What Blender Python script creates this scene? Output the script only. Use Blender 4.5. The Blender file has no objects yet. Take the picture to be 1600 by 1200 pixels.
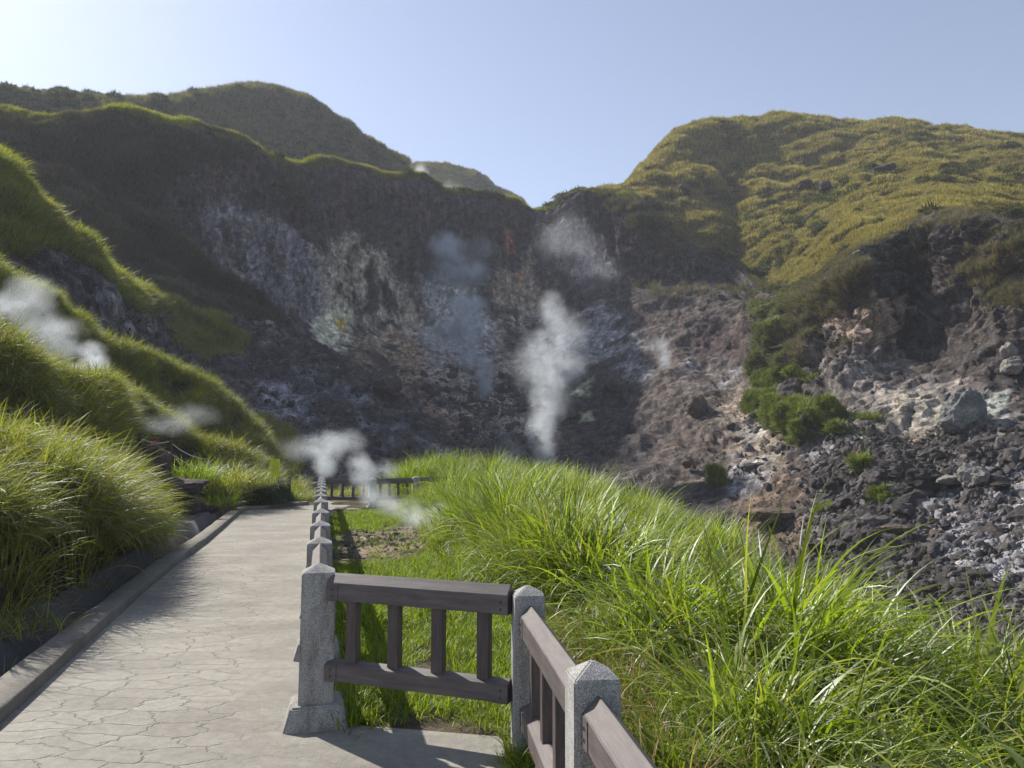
import bpy, bmesh, math, random
import numpy as np
from mathutils import Vector, Matrix

random.seed(7); RNG = np.random.default_rng(7)
scn = bpy.context.scene
COL = scn.collection
R = math.radians

# ------------------------------------------------------------------ camera
F = 1180.0; HOR = 711.0; EYE = 1.65
PITCH = math.atan((HOR - 600) / F)
cd = bpy.data.cameras.new("camera"); cam = bpy.data.objects.new("camera", cd); COL.objects.link(cam)
cam.location = (0, 0, EYE); cam.rotation_euler = (R(90) + PITCH, 0, 0)
cd.sensor_width = 36; cd.lens = F * 36 / 1600; cd.clip_start = 0.05; cd.clip_end = 3000
scn.camera = cam
# ------------------------------------------------------------------ light
SUN_EL = R(39); SUN_AZ = R(-46)          # azimuth from +Y, negative = to the left
sdir = Vector((math.sin(SUN_AZ) * math.cos(SUN_EL), math.cos(SUN_AZ) * math.cos(SUN_EL), math.sin(SUN_EL)))
sl = bpy.data.lights.new("sun", 'SUN'); sl.energy = 5.0; sl.angle = R(0.6); sl.color = (1.0, 0.94, 0.85)
so = bpy.data.objects.new("sun", sl); COL.objects.link(so); so.rotation_euler = sdir.to_track_quat('Z', 'Y').to_euler()
w = bpy.data.worlds.new("World"); scn.world = w; w.use_nodes = True
wn = w.node_tree; wn.nodes.clear()
sky = wn.nodes.new('ShaderNodeTexSky'); sky.sky_type = 'NISHITA'; sky.sun_disc = False
sky.sun_elevation = SUN_EL; sky.sun_rotation = SUN_AZ
sky.altitude = 800; sky.air_density = 1.0; sky.dust_density = 0.7; sky.ozone_density = 2.0
bg = wn.nodes.new('ShaderNodeBackground'); bg.inputs[1].default_value = 0.105
wo = wn.nodes.new('ShaderNodeOutputWorld')
hs = wn.nodes.new('ShaderNodeHueSaturation'); hs.inputs['Saturation'].default_value = 0.78; hs.inputs['Hue'].default_value = 0.505; wn.links.new(sky.outputs[0], hs.inputs['Color']); wn.links.new(hs.outputs[0], bg.inputs[0]); wn.links.new(bg.outputs[0], wo.inputs[0])
scn.view_settings.view_transform = 'Standard'; scn.view_settings.look = 'None'
scn.view_settings.exposure = 0.65; scn.view_settings.gamma = 1.0
scn.cycles.max_bounces = 6; scn.cycles.diffuse_bounces = 3; scn.cycles.glossy_bounces = 2
scn.cycles.transmission_bounces = 4; scn.cycles.volume_bounces = 2; scn.cycles.transparent_max_bounces = 8
scn.cycles.volume_step_rate = 1.0; scn.cycles.volume_max_steps = 96
scn.cycles.use_denoising = True

# ------------------------------------------------------------------ helpers
SP, CP = math.sin(PITCH), math.cos(PITCH)
def P(px, py, Y):
    """a pixel of the 1600x1200 survey photo and a forward distance -> world point"""
    a = (np.asarray(px, float) - 800) / F; b = (600 - np.asarray(py, float)) / F
    dy = CP - b * SP; dz = SP + b * CP; t = Y / dy
    return np.stack([a * t, dy * t, EYE + dz * t], -1)
def G(px, py, z=0.0):
    a = (px - 800) / F; b = (600 - py) / F
    dy = CP - b * SP; dz = SP + b * CP; t = (z - EYE) / dz
    return np.array([a * t, dy * t, z])
def proj(p):
    x, y, z = p[..., 0], p[..., 1], p[..., 2] - EYE
    fy = y * CP + z * SP; fz = -y * SP + z * CP
    fy = np.where(fy < 0.05, 0.05, fy)
    return 800 + F * x / fy, 600 - F * fz / fy

def hash3(ix, iy, iz, s=0):
    n = (ix * 374761393 + iy * 668265263 + iz * 2147483647 + s * 1274126177) & 0xFFFFFFFF
    n = ((n ^ (n >> 13)) * 1274126177) & 0xFFFFFFFF
    n = ((n ^ (n >> 16)) * 2246822519) & 0xFFFFFFFF
    return ((n ^ (n >> 15)) & 0xFFFFFF) / float(0xFFFFFF)
def vnoise(p, s=0):
    """value noise in [-1,1]"""
    i = np.floor(p).astype(np.int64); f = p - i; u = f * f * f * (f * (f * 6 - 15) + 10)
    r = 0
    for dx in (0, 1):
        for dy in (0, 1):
            for dz in (0, 1):
                wgt = (u[..., 0] if dx else 1 - u[..., 0]) * (u[..., 1] if dy else 1 - u[..., 1]) * (u[..., 2] if dz else 1 - u[..., 2])
                r = r + wgt * hash3(i[..., 0] + dx, i[..., 1] + dy, i[..., 2] + dz, s)
    return r * 2 - 1
def fbm(p, o=4, s=0, gain=0.5, lac=2.03):
    r = 0; a = 1; t = 0
    for k in range(o):
        r = r + a * vnoise(p * lac ** k + 17.3 * k, s + k); t += a; a *= gain
    return r / t
def ridged(p, o=4, s=0):
    r = 0; a = 1; t = 0
    for k in range(o):
        r = r + a * (1 - 2 * np.abs(vnoise(p * 2.03 ** k + 9.7 * k, s + k))); t += a; a *= 0.55
    return r / t
def cell(p, s=0):
    """cellular: returns F1 distance, F2-F1, random value of the nearest cell"""
    i = np.floor(p).astype(np.int64); f1 = np.full(p.shape[:-1], 9.0); f2 = f1.copy(); rv = np.zeros(p.shape[:-1])
    for dx in (-1, 0, 1):
        for dy in (-1, 0, 1):
            for dz in (-1, 0, 1):
                c = i + np.array([dx, dy, dz])
                q = np.stack([c[..., k] + hash3(c[..., 0], c[..., 1], c[..., 2], s + 11 + k) for k in range(3)], -1)
                d = np.linalg.norm(q - p, axis=-1); h = hash3(c[..., 0], c[..., 1], c[..., 2], s + 5)
                near = d < f1
                f2 = np.where(near, f1, np.minimum(f2, d)); rv = np.where(near, h, rv); f1 = np.where(near, d, f1)
    return f1, f2 - f1, rv
def smooth(a, b, x):
    t = np.clip((x - a) / (b - a), 0, 1); return t * t * (3 - 2 * t)

def prop(o, label=None, cat=None, group=None, kind=None):
    if label: o["label"] = label
    if cat: o["category"] = cat
    if group: o["group"] = group
    if kind: o["kind"] = kind
    return o
def mesh_obj(name, verts, faces, mat, parent=None, smooth_=False, link=True):
    me = bpy.data.meshes.new(name)
    me.from_pydata([tuple(v) for v in verts], [], faces); me.update()
    if mat: me.materials.append(mat)
    o = bpy.data.objects.new(name, me)
    if link: COL.objects.link(o)
    if parent: o.parent = parent
    if smooth_: me.polygons.foreach_set("use_smooth", [True] * len(me.polygons))
    return o
def fast_mesh(name, V, Q, mat, smooth_=True, col=None, link=True, mats=None, midx=None):
    """V (n,3) array, Q (m,4) quads"""
    me = bpy.data.meshes.new(name)
    me.vertices.add(len(V)); me.vertices.foreach_set("co", V.astype(np.float32).ravel())
    k = Q.shape[1]
    me.loops.add(Q.size); me.loops.foreach_set("vertex_index", Q.astype(np.int32).ravel())
    me.polygons.add(len(Q)); me.polygons.foreach_set("loop_start", (np.arange(len(Q)) * k).astype(np.int32))
    me.polygons.foreach_set("loop_total", np.full(len(Q), k, np.int32))
    if smooth_: me.polygons.foreach_set("use_smooth", np.ones(len(Q), bool))
    me.update(calc_edges=True)
    if col is not None:
        at = me.color_attributes.new("Col", 'FLOAT_COLOR', 'POINT')
        c4 = np.ones((len(V), 4), np.float32); c4[:, :3] = col; at.data.foreach_set("color", c4.ravel())
    if mats:
        for m in mats: me.materials.append(m)
        if midx is not None: me.polygons.foreach_set("material_index", midx.astype(np.int32))
    elif mat: me.materials.append(mat)
    o = bpy.data.objects.new(name, me)
    if link: COL.objects.link(o)
    return o
def empty(name, loc, rz=0.0):
    o = bpy.data.objects.new(name, None); COL.objects.link(o); o.location = loc; o.rotation_euler = (0, 0, rz)
    o.empty_display_size = 0.2
    return o
class MB:
    def __init__(s): s.v = []; s.f = []
    def hexa(s, b):   # 8 points, bottom ring then top ring
        k = len(s.v); s.v += [tuple(p) for p in b]
        s.f += [(k, k+3, k+2, k+1), (k+4, k+5, k+6, k+7)] + [(k+i, k+(i+1) % 4, k+4+(i+1) % 4, k+4+i) for i in range(4)]
    def box(s, x0, x1, y0, y1, z0, z1):
        s.hexa([(x0, y0, z0), (x1, y0, z0), (x1, y1, z0), (x0, y1, z0), (x0, y0, z1), (x1, y0, z1), (x1, y1, z1), (x0, y1, z1)])
    def prism(s, poly, a, b):   # poly: (y,z) profile swept in x from a to b
        k = len(s.v); n = len(poly)
        s.v += [(a, y, z) for y, z in poly] + [(b, y, z) for y, z in poly]
        s.f += [tuple(range(k, k+n))[::-1], tuple(range(k+n, k+2*n))] + [(k+i, k+(i+1) % n, k+n+(i+1) % n, k+n+i) for i in range(n)]
    def build(s, name, mat, parent=None, bevel=0.0, xf=None):
        v = s.v if xf is None else [tuple(xf @ Vector(p)) for p in s.v]
        o = mesh_obj(name, v, s.f, mat, parent)
        bm = bmesh.new(); bm.from_mesh(o.data); bmesh.ops.recalc_face_normals(bm, faces=bm.faces)
        if bevel: bmesh.ops.bevel(bm, geom=list(bm.edges), offset=bevel, segments=2, affect='EDGES', clamp_overlap=True)
        bm.to_mesh(o.data); bm.free()
        return o

# ------------------------------------------------------------------ materials
def new_mat(name):
    m = bpy.data.materials.new(name); m.use_nodes = True; nt = m.node_tree; nt.nodes.clear()
    out = nt.nodes.new('ShaderNodeOutputMaterial'); return m, nt, out
def nd(nt, t, **k):
    n = nt.nodes.new(t)
    for a, b in k.items():
        if a.startswith('i_'):
            key = a[2:]; key = int(key) if key.isdigit() else key
            n.inputs[key].default_value = b
        else: setattr(n, a, b)
    return n
def ramp(nt, fac, stops):
    r = nt.nodes.new('ShaderNodeValToRGB'); cr = r.color_ramp
    while len(cr.elements) < len(stops): cr.elements.new(0.5)
    for e, (p, c) in zip(cr.elements, stops): e.position = p; e.color = (*c, 1) if len(c) == 3 else c
    nt.links.new(fac, r.inputs[0]); return r.outputs[0]
def noise(nt, vec, scale, detail=4, rough=0.6):
    n = nd(nt, 'ShaderNodeTexNoise'); n.inputs['Scale'].default_value = scale; n.inputs['Detail'].default_value = detail
    n.inputs['Roughness'].default_value = rough
    if vec is not None: nt.links.new(vec, n.inputs['Vector'])
    return n
def mix(nt, a, b, fac=None, f=0.5, mode='MIX'):
    m = nd(nt, 'ShaderNodeMix', data_type='RGBA', blend_type=mode); m.inputs[0].default_value = f
    if fac is not None: nt.links.new(fac, m.inputs[0])
    for i, x in ((6, a), (7, b)):
        if isinstance(x, tuple): m.inputs[i].default_value = (*x, 1)
        else: nt.links.new(x, m.inputs[i])
    return m.outputs[2]
def math_(nt, op, a, b=0.0, c=None):
    m = nd(nt, 'ShaderNodeMath', operation=op)
    for i, x in enumerate((a, b) if c is None else (a, b, c)):
        if isinstance(x, (int, float)): m.inputs[i].default_value = x
        else: nt.links.new(x, m.inputs[i])
    return m.outputs[0]

def terrain_mat():
    m, nt, out = new_mat("terrain")
    bs = nd(nt, 'ShaderNodeBsdfPrincipled'); bs.inputs['Roughness'].default_value = 0.95; bs.inputs['Specular IOR Level'].default_value = 0.15
    tc = nd(nt, 'ShaderNodeTexCoord').outputs['Object']
    vc = nd(nt, 'ShaderNodeVertexColor', layer_name="Col").outputs[0]
    n1 = noise(nt, tc, 1.3, 9, 0.68); n2 = noise(nt, tc, 9.0, 6, 0.7)
    v1 = ramp(nt, n1.outputs[0], [(0.30, (0.22, 0.22, 0.24)), (0.5, (1, 1, 1)), (0.70, (2.1, 2.02, 1.92))])
    v2 = ramp(nt, n2.outputs[0], [(0.3, (0.6, 0.6, 0.62)), (0.5, (1, 1, 1)), (0.75, (1.5, 1.47, 1.42))])
    c = mix(nt, vc, v1, f=1.0, mode='MULTIPLY'); c = mix(nt, c, v2, f=1.0, mode='MULTIPLY')
    mz = nd(nt, 'ShaderNodeMapping'); mz.inputs['Scale'].default_value = (1, 1, .16); nt.links.new(tc, mz.inputs[0])
    n3 = noise(nt, mz.outputs[0], 1.3, 8, 0.75)
    v3 = ramp(nt, n3.outputs[0], [(0.33, (0.4, 0.39, 0.41)), (0.5, (1, 1, 1)), (0.67, (2.0, 1.92, 1.85))])
    c = mix(nt, c, v3, fac=nd(nt, 'ShaderNodeAttribute', attribute_name="chip").outputs['Fac'], mode='MULTIPLY')
    # scattered pale chips
    vo = nd(nt, 'ShaderNodeTexVoronoi'); vo.inputs['Scale'].default_value = 3.2; nt.links.new(tc, vo.inputs['Vector'])
    sel = math_(nt, 'LESS_THAN', vo.outputs['Distance'], 0.22)
    sep = nd(nt, 'ShaderNodeSeparateColor'); nt.links.new(vo.outputs['Color'], sep.inputs[0])
    sel = math_(nt, 'MULTIPLY', sel, math_(nt, 'GREATER_THAN', sep.outputs[0], 0.8))
    al = nd(nt, 'ShaderNodeAttribute', attribute_name="chip").outputs['Fac']
    sel = math_(nt, 'MULTIPLY', sel, al)
    c = mix(nt, c, (0.30, 0.30, 0.31), fac=math_(nt, 'MULTIPLY', sel, 0.55))
    nt.links.new(c, bs.inputs['Base Color'])
    b1 = nd(nt, 'ShaderNodeBump'); b1.inputs['Strength'].default_value = 0.9; b1.inputs['Distance'].default_value = 0.35
    nt.links.new(n1.outputs[0], b1.inputs['Height'])
    b2 = nd(nt, 'ShaderNodeBump'); b2.inputs['Strength'].default_value = 0.8; b2.inputs['Distance'].default_value = 0.07
    nt.links.new(n2.outputs[0], b2.inputs['Height']); nt.links.new(b1.outputs[0], b2.inputs['Normal'])
    nt.links.new(b2.outputs[0], bs.inputs['Normal'])
    nt.links.new(bs.outputs[0], out.inputs[0]); return m

def concrete_mat(name, base, scale=1.0, joints=False):
    m, nt, out = new_mat(name)
    bs = nd(nt, 'ShaderNodeBsdfPrincipled'); bs.inputs['Roughness'].default_value = 0.85; bs.inputs['Specular IOR Level'].default_value = 0.3
    tc = nd(nt, 'ShaderNodeTexCoord').outputs['Object']
    n1 = noise(nt, tc, 1.1 * scale, 6, 0.6); n2 = noise(nt, tc, 160, 2, 0.6); n3 = noise(nt, tc, 14 * scale, 5, 0.65)
    a = tuple(x * 0.78 for x in base); b = tuple(min(1, x * 1.22) for x in base)
    c = ramp(nt, n1.outputs[0], [(0.3, a), (0.7, b)])
    c = mix(nt, c, ramp(nt, n2.outputs[0], [(0.3, (0.72, 0.72, 0.72)), (0.62, (1.12, 1.12, 1.12))]), f=1.0, mode='MULTIPLY')
    c = mix(nt, c, ramp(nt, n3.outputs[0], [(0.3, (0.8, 0.8, 0.8)), (0.7, (1.12, 1.12, 1.1))]), f=1.0, mode='MULTIPLY')
    h = n2.outputs[0]
    bmp = nd(nt, 'ShaderNodeBump'); bmp.inputs['Strength'].default_value = 0.35; bmp.inputs['Distance'].default_value = 0.01
    nt.links.new(n3.outputs[0], bmp.inputs['Height']); last = bmp.outputs[0]
    if joints:
        mp = nd(nt, 'ShaderNodeMapping'); mp.inputs['Scale'].default_value = (2.7, 5.2, 1); mp.inputs['Rotation'].default_value = (0, 0, R(-12))
        nt.links.new(tc, mp.inputs[0])
        wz = noise(nt, mp.outputs[0], 1.6, 3, 0.5)
        wp = nd(nt, 'ShaderNodeVectorMath', operation='MULTIPLY_ADD'); wp.inputs[1].default_value = (0.8, 0.8, 0)
        nt.links.new(wz.outputs['Color'], wp.inputs[0]); nt.links.new(mp.outputs[0], wp.inputs[2])
        vo = nd(nt, 'ShaderNodeTexVoronoi', feature='DISTANCE_TO_EDGE', voronoi_dimensions='2D'); vo.inputs['Scale'].default_value = 1.0
        nt.links.new(wp.outputs[0], vo.inputs['Vector'])
        thr = math_(nt, 'MULTIPLY_ADD', n1.outputs[0], 0.035, 0.02)
        e = nd(nt, 'ShaderNodeMapRange'); e.inputs['From Min'].default_value = 0.004; nt.links.new(thr, e.inputs['From Max'])
        nt.links.new(vo.outputs['Distance'], e.inputs['Value'])
        # the paved corner by the first post is smooth cement: joints fade out there
        sx = nd(nt, 'ShaderNodeSeparateXYZ'); nt.links.new(tc, sx.inputs[0])
        k = math_(nt, 'ADD', sx.outputs[0], math_(nt, 'MULTIPLY', sx.outputs[1], 0.26))
        k = math_(nt, 'ADD', k, math_(nt, 'MULTIPLY', n1.outputs[0], 0.5))
        kf = nd(nt, 'ShaderNodeMapRange'); kf.inputs['From Min'].default_value = -0.35; kf.inputs['From Max'].default_value = -0.15
        nt.links.new(k, kf.inputs['Value'])
        ee = math_(nt, 'MAXIMUM', e.outputs[0], math_(nt, 'MULTIPLY', kf.outputs[0], 0.8))
        jd = mix(nt, tuple(x * 0.84 for x in base), c, fac=ee)
        # stone to stone tone
        vc = nd(nt, 'ShaderNodeTexVoronoi', voronoi_dimensions='2D'); vc.inputs['Scale'].default_value = 1.0
        nt.links.new(wp.outputs[0], vc.inputs['Vector'])
        sc = nd(nt, 'ShaderNodeSeparateColor'); nt.links.new(vc.outputs['Color'], sc.inputs[0])
        tone = ramp(nt, sc.outputs[0], [(0, (0.92, 0.91, 0.905)), (1, (1.06, 1.06, 1.05))])
        c = mix(nt, jd, tone, f=1.0, mode='MULTIPLY')
        b2 = nd(nt, 'ShaderNodeBump'); b2.inputs['Strength'].default_value = 0.55; b2.inputs['Distance'].default_value = 0.02
        nt.links.new(ee, b2.inputs['Height']); nt.links.new(last, b2.inputs['Normal']); last = b2.outputs[0]
    nt.links.new(c, bs.inputs['Base Color']); nt.links.new(last, bs.inputs['Normal'])
    nt.links.new(bs.outputs[0], out.inputs[0]); return m

def granite_mat():
    m, nt, out = new_mat("granite")
    bs = nd(nt, 'ShaderNodeBsdfPrincipled'); bs.inputs['Roughness'].default_value = 0.9; bs.inputs['Specular IOR Level'].default_value = 0.3
    tc = nd(nt, 'ShaderNodeTexCoord').outputs['Object']
    vo = nd(nt, 'ShaderNodeTexVoronoi'); vo.inputs['Scale'].default_value = 330; nt.links.new(tc, vo.inputs['Vector'])
    s = nd(nt, 'ShaderNodeSeparateColor'); nt.links.new(vo.outputs['Color'], s.inputs[0])
    c = ramp(nt, s.outputs[0], [(0.0, (0.13, 0.13, 0.13)), (0.25, (0.27, 0.27, 0.262)), (0.6, (0.36, 0.352, 0.335)), (1.0, (0.52, 0.505, 0.475))])
    mv = nd(nt, 'ShaderNodeMapping'); mv.inputs['Scale'].default_value = (1, 1, .3); nt.links.new(tc, mv.inputs[0]); n = noise(nt, mv.outputs[0], 9, 7, 0.65)
    c = mix(nt, c, ramp(nt, n.outputs[0], [(0.32, (0.55, 0.53, 0.48)), (0.5, (.95, .94, .92)), (0.68, (1.15, 1.15, 1.15))]), f=1, mode='MULTIPLY')
    nt.links.new(c, bs.inputs['Base Color'])
    nb = noise(nt, tc, 120, 3, 0.6)
    b = nd(nt, 'ShaderNodeBump'); b.inputs['Strength'].default_value = 0.5; b.inputs['Distance'].default_value = 0.006
    nt.links.new(nb.outputs[0], b.inputs['Height']); nt.links.new(b.outputs[0], bs.inputs['Normal'])
    nt.links.new(bs.outputs[0], out.inputs[0]); return m

def wood_mat(name, c0, c1, sc=(1, 9, 9)):
    m, nt, out = new_mat(name)
    bs = nd(nt, 'ShaderNodeBsdfPrincipled'); bs.inputs['Roughness'].default_value = 0.55; bs.inputs['Specular IOR Level'].default_value = 0.4
    tc = nd(nt, 'ShaderNodeTexCoord').outputs['Object']
    mp = nd(nt, 'ShaderNodeMapping'); mp.inputs['Scale'].default_value = sc; nt.links.new(tc, mp.inputs[0])
    n = noise(nt, mp.outputs[0], 5, 7, 0.65); n2 = noise(nt, tc, 2.2, 4, 0.6)
    c = ramp(nt, n.outputs[0], [(0.3, c0), (0.7, c1)])
    c = mix(nt, c, ramp(nt, n2.outputs[0], [(0.3, (0.8, 0.8, 0.82)), (0.7, (1.2, 1.17, 1.12))]), f=1, mode='MULTIPLY')
    nt.links.new(c, bs.inputs['Base Color'])
    b = nd(nt, 'ShaderNodeBump'); b.inputs['Strength'].default_value = 0.35; b.inputs['Distance'].default_value = 0.004
    nt.links.new(n.outputs[0], b.inputs['Height']); nt.links.new(b.outputs[0], bs.inputs['Normal'])
    nt.links.new(bs.outputs[0], out.inputs[0]); return m

def plain_mat(name, col, rough=0.7, spec=0.3):
    m, nt, out = new_mat(name)
    bs = nd(nt, 'ShaderNodeBsdfPrincipled'); bs.inputs['Roughness'].default_value = rough; bs.inputs['Specular IOR Level'].default_value = spec
    tc = nd(nt, 'ShaderNodeTexCoord').outputs['Object']; n = noise(nt, tc, 12, 5, 0.6)
    c = mix(nt, col, ramp(nt, n.outputs[0], [(0.3, (0.8, 0.8, 0.8)), (0.7, (1.12, 1.12, 1.12))]), f=1, mode='MULTIPLY')
    nt.links.new(c, bs.inputs['Base Color']); nt.links.new(bs.outputs[0], out.inputs[0]); return m

def grass_mat(name, base, dry, trans=0.5, gloss=0.25, drymix=0.3):
    """leaf blades: colour varies from tuft to tuft, blade to blade and along the blade"""
    m, nt, out = new_mat(name)
    tint = nd(nt, 'ShaderNodeAttribute', attribute_name="tint", attribute_type='INSTANCER').outputs['Fac']
    br = nd(nt, 'ShaderNodeAttribute', attribute_name="brand").outputs['Fac']     # random per blade
    al = nd(nt, 'ShaderNodeAttribute', attribute_name="along").outputs['Fac']     # 0 root .. 1 tip
    dk = tuple(x * 0.36 for x in base); lt = tuple(min(1, x * 1.55) for x in base)
    lt = (lt[0] * 1.12, lt[1], lt[2] * 1.0)
    c = ramp(nt, br, [(0.0, dk), (0.5, base), (1.0, lt)])
    d = math_(nt, 'ADD', math_(nt, 'MULTIPLY', tint, 0.6), math_(nt, 'MULTIPLY', br, 0.4))
    dm = nd(nt, 'ShaderNodeMapRange'); dm.inputs['From Min'].default_value = 1 - drymix - 0.18; dm.inputs['From Max'].default_value = 1 - drymix + 0.18
    nt.links.new(d, dm.inputs['Value'])
    c = mix(nt, c, dry, fac=dm.outputs[0])
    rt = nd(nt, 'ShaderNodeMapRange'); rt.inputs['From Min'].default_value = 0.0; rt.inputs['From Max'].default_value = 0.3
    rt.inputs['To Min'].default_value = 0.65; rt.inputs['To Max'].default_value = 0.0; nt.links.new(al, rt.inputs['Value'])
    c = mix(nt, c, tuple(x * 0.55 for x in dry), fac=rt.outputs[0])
    df = nd(nt, 'ShaderNodeBsdfDiffuse'); nt.links.new(c, df.inputs[0])
    tr = nd(nt, 'ShaderNodeBsdfTranslucent')
    c2 = mix(nt, c, (1.12, 1.25, 0.45), f=1.0, mode='MULTIPLY'); nt.links.new(c2, tr.inputs[0])
    mx = nd(nt, 'ShaderNodeMixShader'); mx.inputs[0].default_value = trans
    nt.links.new(df.outputs[0], mx.inputs[1]); nt.links.new(tr.outputs[0], mx.inputs[2])
    gl = nd(nt, 'ShaderNodeBsdfGlossy'); gl.inputs['Roughness'].default_value = 0.5; gl.inputs[0].default_value = (0.9, 0.95, 1.0, 1)
    mx2 = nd(nt, 'ShaderNodeMixShader'); fr = nd(nt, 'ShaderNodeFresnel'); fr.inputs[0].default_value = 1.4
    nt.links.new(math_(nt, 'MULTIPLY', fr.outputs[0], gloss * .3), mx2.inputs[0])
    nt.links.new(mx.outputs[0], mx2.inputs[1]); nt.links.new(gl.outputs[0], mx2.inputs[2])
    nt.links.new(mx2.outputs[0], out.inputs[0]); return m

def rock_mat(name, c0, c1, white=(0.35, 0.36, 0.38), inst=False):
    m, nt, out = new_mat(name)
    bs = nd(nt, 'ShaderNodeBsdfPrincipled'); bs.inputs['Roughness'].default_value = 0.92; bs.inputs['Specular IOR Level'].default_value = 0.2
    tc = nd(nt, 'ShaderNodeTexCoord').outputs['Object']
    n1 = noise(nt, tc, 2.2, 8, 0.65); n2 = noise(nt, tc, 14, 5, 0.65)
    c = ramp(nt, n1.outputs[0], [(0.3, c0), (0.62, c1), (0.78, white)])
    c = mix(nt, c, ramp(nt, n2.outputs[0], [(0.3, (0.65, 0.65, 0.65)), (0.7, (1.3, 1.3, 1.28))]), f=1, mode='MULTIPLY')
    if inst:
        tint = nd(nt, 'ShaderNodeAttribute', attribute_name="tint", attribute_type='INSTANCER').outputs['Fac']
        c = mix(nt, c, ramp(nt, tint, [(0, (0.45, 0.43, 0.42)), (0.55, (1.0, 0.97, 0.94)), (0.85, (2.0, 2.0, 2.05)), (1, (3.6, 3.7, 3.9))]), f=1, mode='MULTIPLY')
    nt.links.new(c, bs.inputs['Base Color'])
    b = nd(nt, 'ShaderNodeBump'); b.inputs['Strength'].default_value = 0.8; b.inputs['Distance'].default_value = 0.05
    nt.links.new(n2.outputs[0], b.inputs['Height']); nt.links.new(b.outputs[0], bs.inputs['Normal'])
    nt.links.new(bs.outputs[0], out.inputs[0]); return m

M_TER = terrain_mat()
M_PATH = concrete_mat("stamped_concrete", (0.275, 0.258, 0.225), joints=True)
M_KERB = concrete_mat("rough_concrete", (0.18, 0.166, 0.142), 2.0)
M_DITCH = concrete_mat("shaded_concrete", (0.10, 0.095, 0.10), 2.0)  # shade of the channel is put into this darker concrete colour
M_GRAN = granite_mat()
M_WOOD = wood_mat("stained_wood", (0.078, 0.066, 0.064), (0.15, 0.128, 0.122))
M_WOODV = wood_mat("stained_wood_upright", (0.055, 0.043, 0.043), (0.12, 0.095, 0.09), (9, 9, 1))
M_DWOOD = wood_mat("weathered_wood", (0.04, 0.032, 0.03), (0.09, 0.075, 0.065))
M_STEEL = plain_mat("bracket_steel", (0.13, 0.11, 0.11), 0.5, 0.5)
M_BOLT = plain_mat("bolt_steel", (0.03, 0.03, 0.03), 0.4, 0.5)
M_ROCK = rock_mat("lava_rock", (0.035, 0.03, 0.032), (0.12, 0.10, 0.095))
M_PALE = rock_mat("pale_rock", (0.15, 0.14, 0.128), (0.27, 0.25, 0.225), (0.38, 0.36, 0.33))
M_KNOB = rock_mat("greenish_rock", (0.10, 0.105, 0.10), (0.20, 0.205, 0.19), (0.33, 0.34, 0.32))
M_BROWN = rock_mat("brown_rock", (0.07, 0.054, 0.045), (0.15, 0.115, 0.088), (0.27, 0.23, 0.18))
M_RUB = rock_mat("rubble_rock", (0.05, 0.046, 0.047), (0.12, 0.112, 0.108), inst=True)
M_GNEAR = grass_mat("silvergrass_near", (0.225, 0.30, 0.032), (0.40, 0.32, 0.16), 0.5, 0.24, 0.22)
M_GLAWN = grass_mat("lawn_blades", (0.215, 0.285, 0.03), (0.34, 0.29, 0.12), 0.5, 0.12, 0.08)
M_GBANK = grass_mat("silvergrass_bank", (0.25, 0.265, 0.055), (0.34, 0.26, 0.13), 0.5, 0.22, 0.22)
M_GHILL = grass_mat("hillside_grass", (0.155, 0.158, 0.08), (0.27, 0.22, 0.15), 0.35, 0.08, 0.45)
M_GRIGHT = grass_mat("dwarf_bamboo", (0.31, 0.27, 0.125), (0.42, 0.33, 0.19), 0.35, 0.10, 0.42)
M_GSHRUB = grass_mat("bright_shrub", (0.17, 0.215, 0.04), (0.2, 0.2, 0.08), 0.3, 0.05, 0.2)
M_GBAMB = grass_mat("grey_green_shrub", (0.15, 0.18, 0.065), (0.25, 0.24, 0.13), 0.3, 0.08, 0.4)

# ------------------------------------------------------------------ lofts (terrain sheets)
def cr(tbl, n, axis=0):
    """Catmull-Rom resample of an (m,k,c) table along axis to n samples (interior knots uniform)"""
    t = np.moveaxis(tbl, axis, 0); m = len(t)
    u = np.linspace(0, m - 1, n); i = np.minimum(u.astype(int), m - 2); f = (u - i).reshape((-1,) + (1,) * (t.ndim - 1))
    g = lambda k: t[np.clip(k, 0, m - 1)]
    p0, p1, p2, p3 = g(i - 1), g(i), g(i + 1), g(i + 2)
    r = 0.5 * (2 * p1 + (p2 - p0) * f + (2 * p0 - 5 * p1 + 4 * p2 - p3) * f ** 2 + (3 * p1 - p0 - 3 * p2 + p3) * f ** 3)
    return np.moveaxis(r, 0, axis)
def resample_px(cols, pxs, n):
    """cols (m,k,3) control columns; resample along m so that px is uniform (monotone linear+CR blend)"""
    m = len(cols); px = np.array(pxs, float); tgt = np.linspace(px[0], px[-1], n)
    u = np.interp(tgt, px, np.arange(m)); i = np.minimum(u.astype(int), m - 2); f = (u - i)[:, None, None]
    g = lambda k: cols[np.clip(k, 0, m - 1)]
    h = lambda k: px[np.clip(k, 0, m - 1)]
    dx = (h(i + 1) - h(i))[:, None, None]
    d1 = (g(i + 1) - g(i - 1)) / np.maximum(h(i + 1) - h(i - 1), 1)[:, None, None] * dx
    d2 = (g(i + 2) - g(i)) / np.maximum(h(i + 2) - h(i), 1)[:, None, None] * dx
    p1, p2 = g(i), g(i + 1)
    return p1 * (2*f**3 - 3*f**2 + 1) + d1 * (f**3 - 2*f**2 + f) + p2 * (-2*f**3 + 3*f**2) + d2 * (f**3 - f**2)
def grid_normals(W):
    du = np.gradient(W, axis=0); dv = np.gradient(W, axis=1)
    n = np.cross(du, dv); n /= np.linalg.norm(n, axis=-1, keepdims=True) + 1e-9
    # face the camera side
    s = np.sign(np.sum(n * (np.array([0, 0, 40.0]) - W), -1).mean()); return n * s
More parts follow.
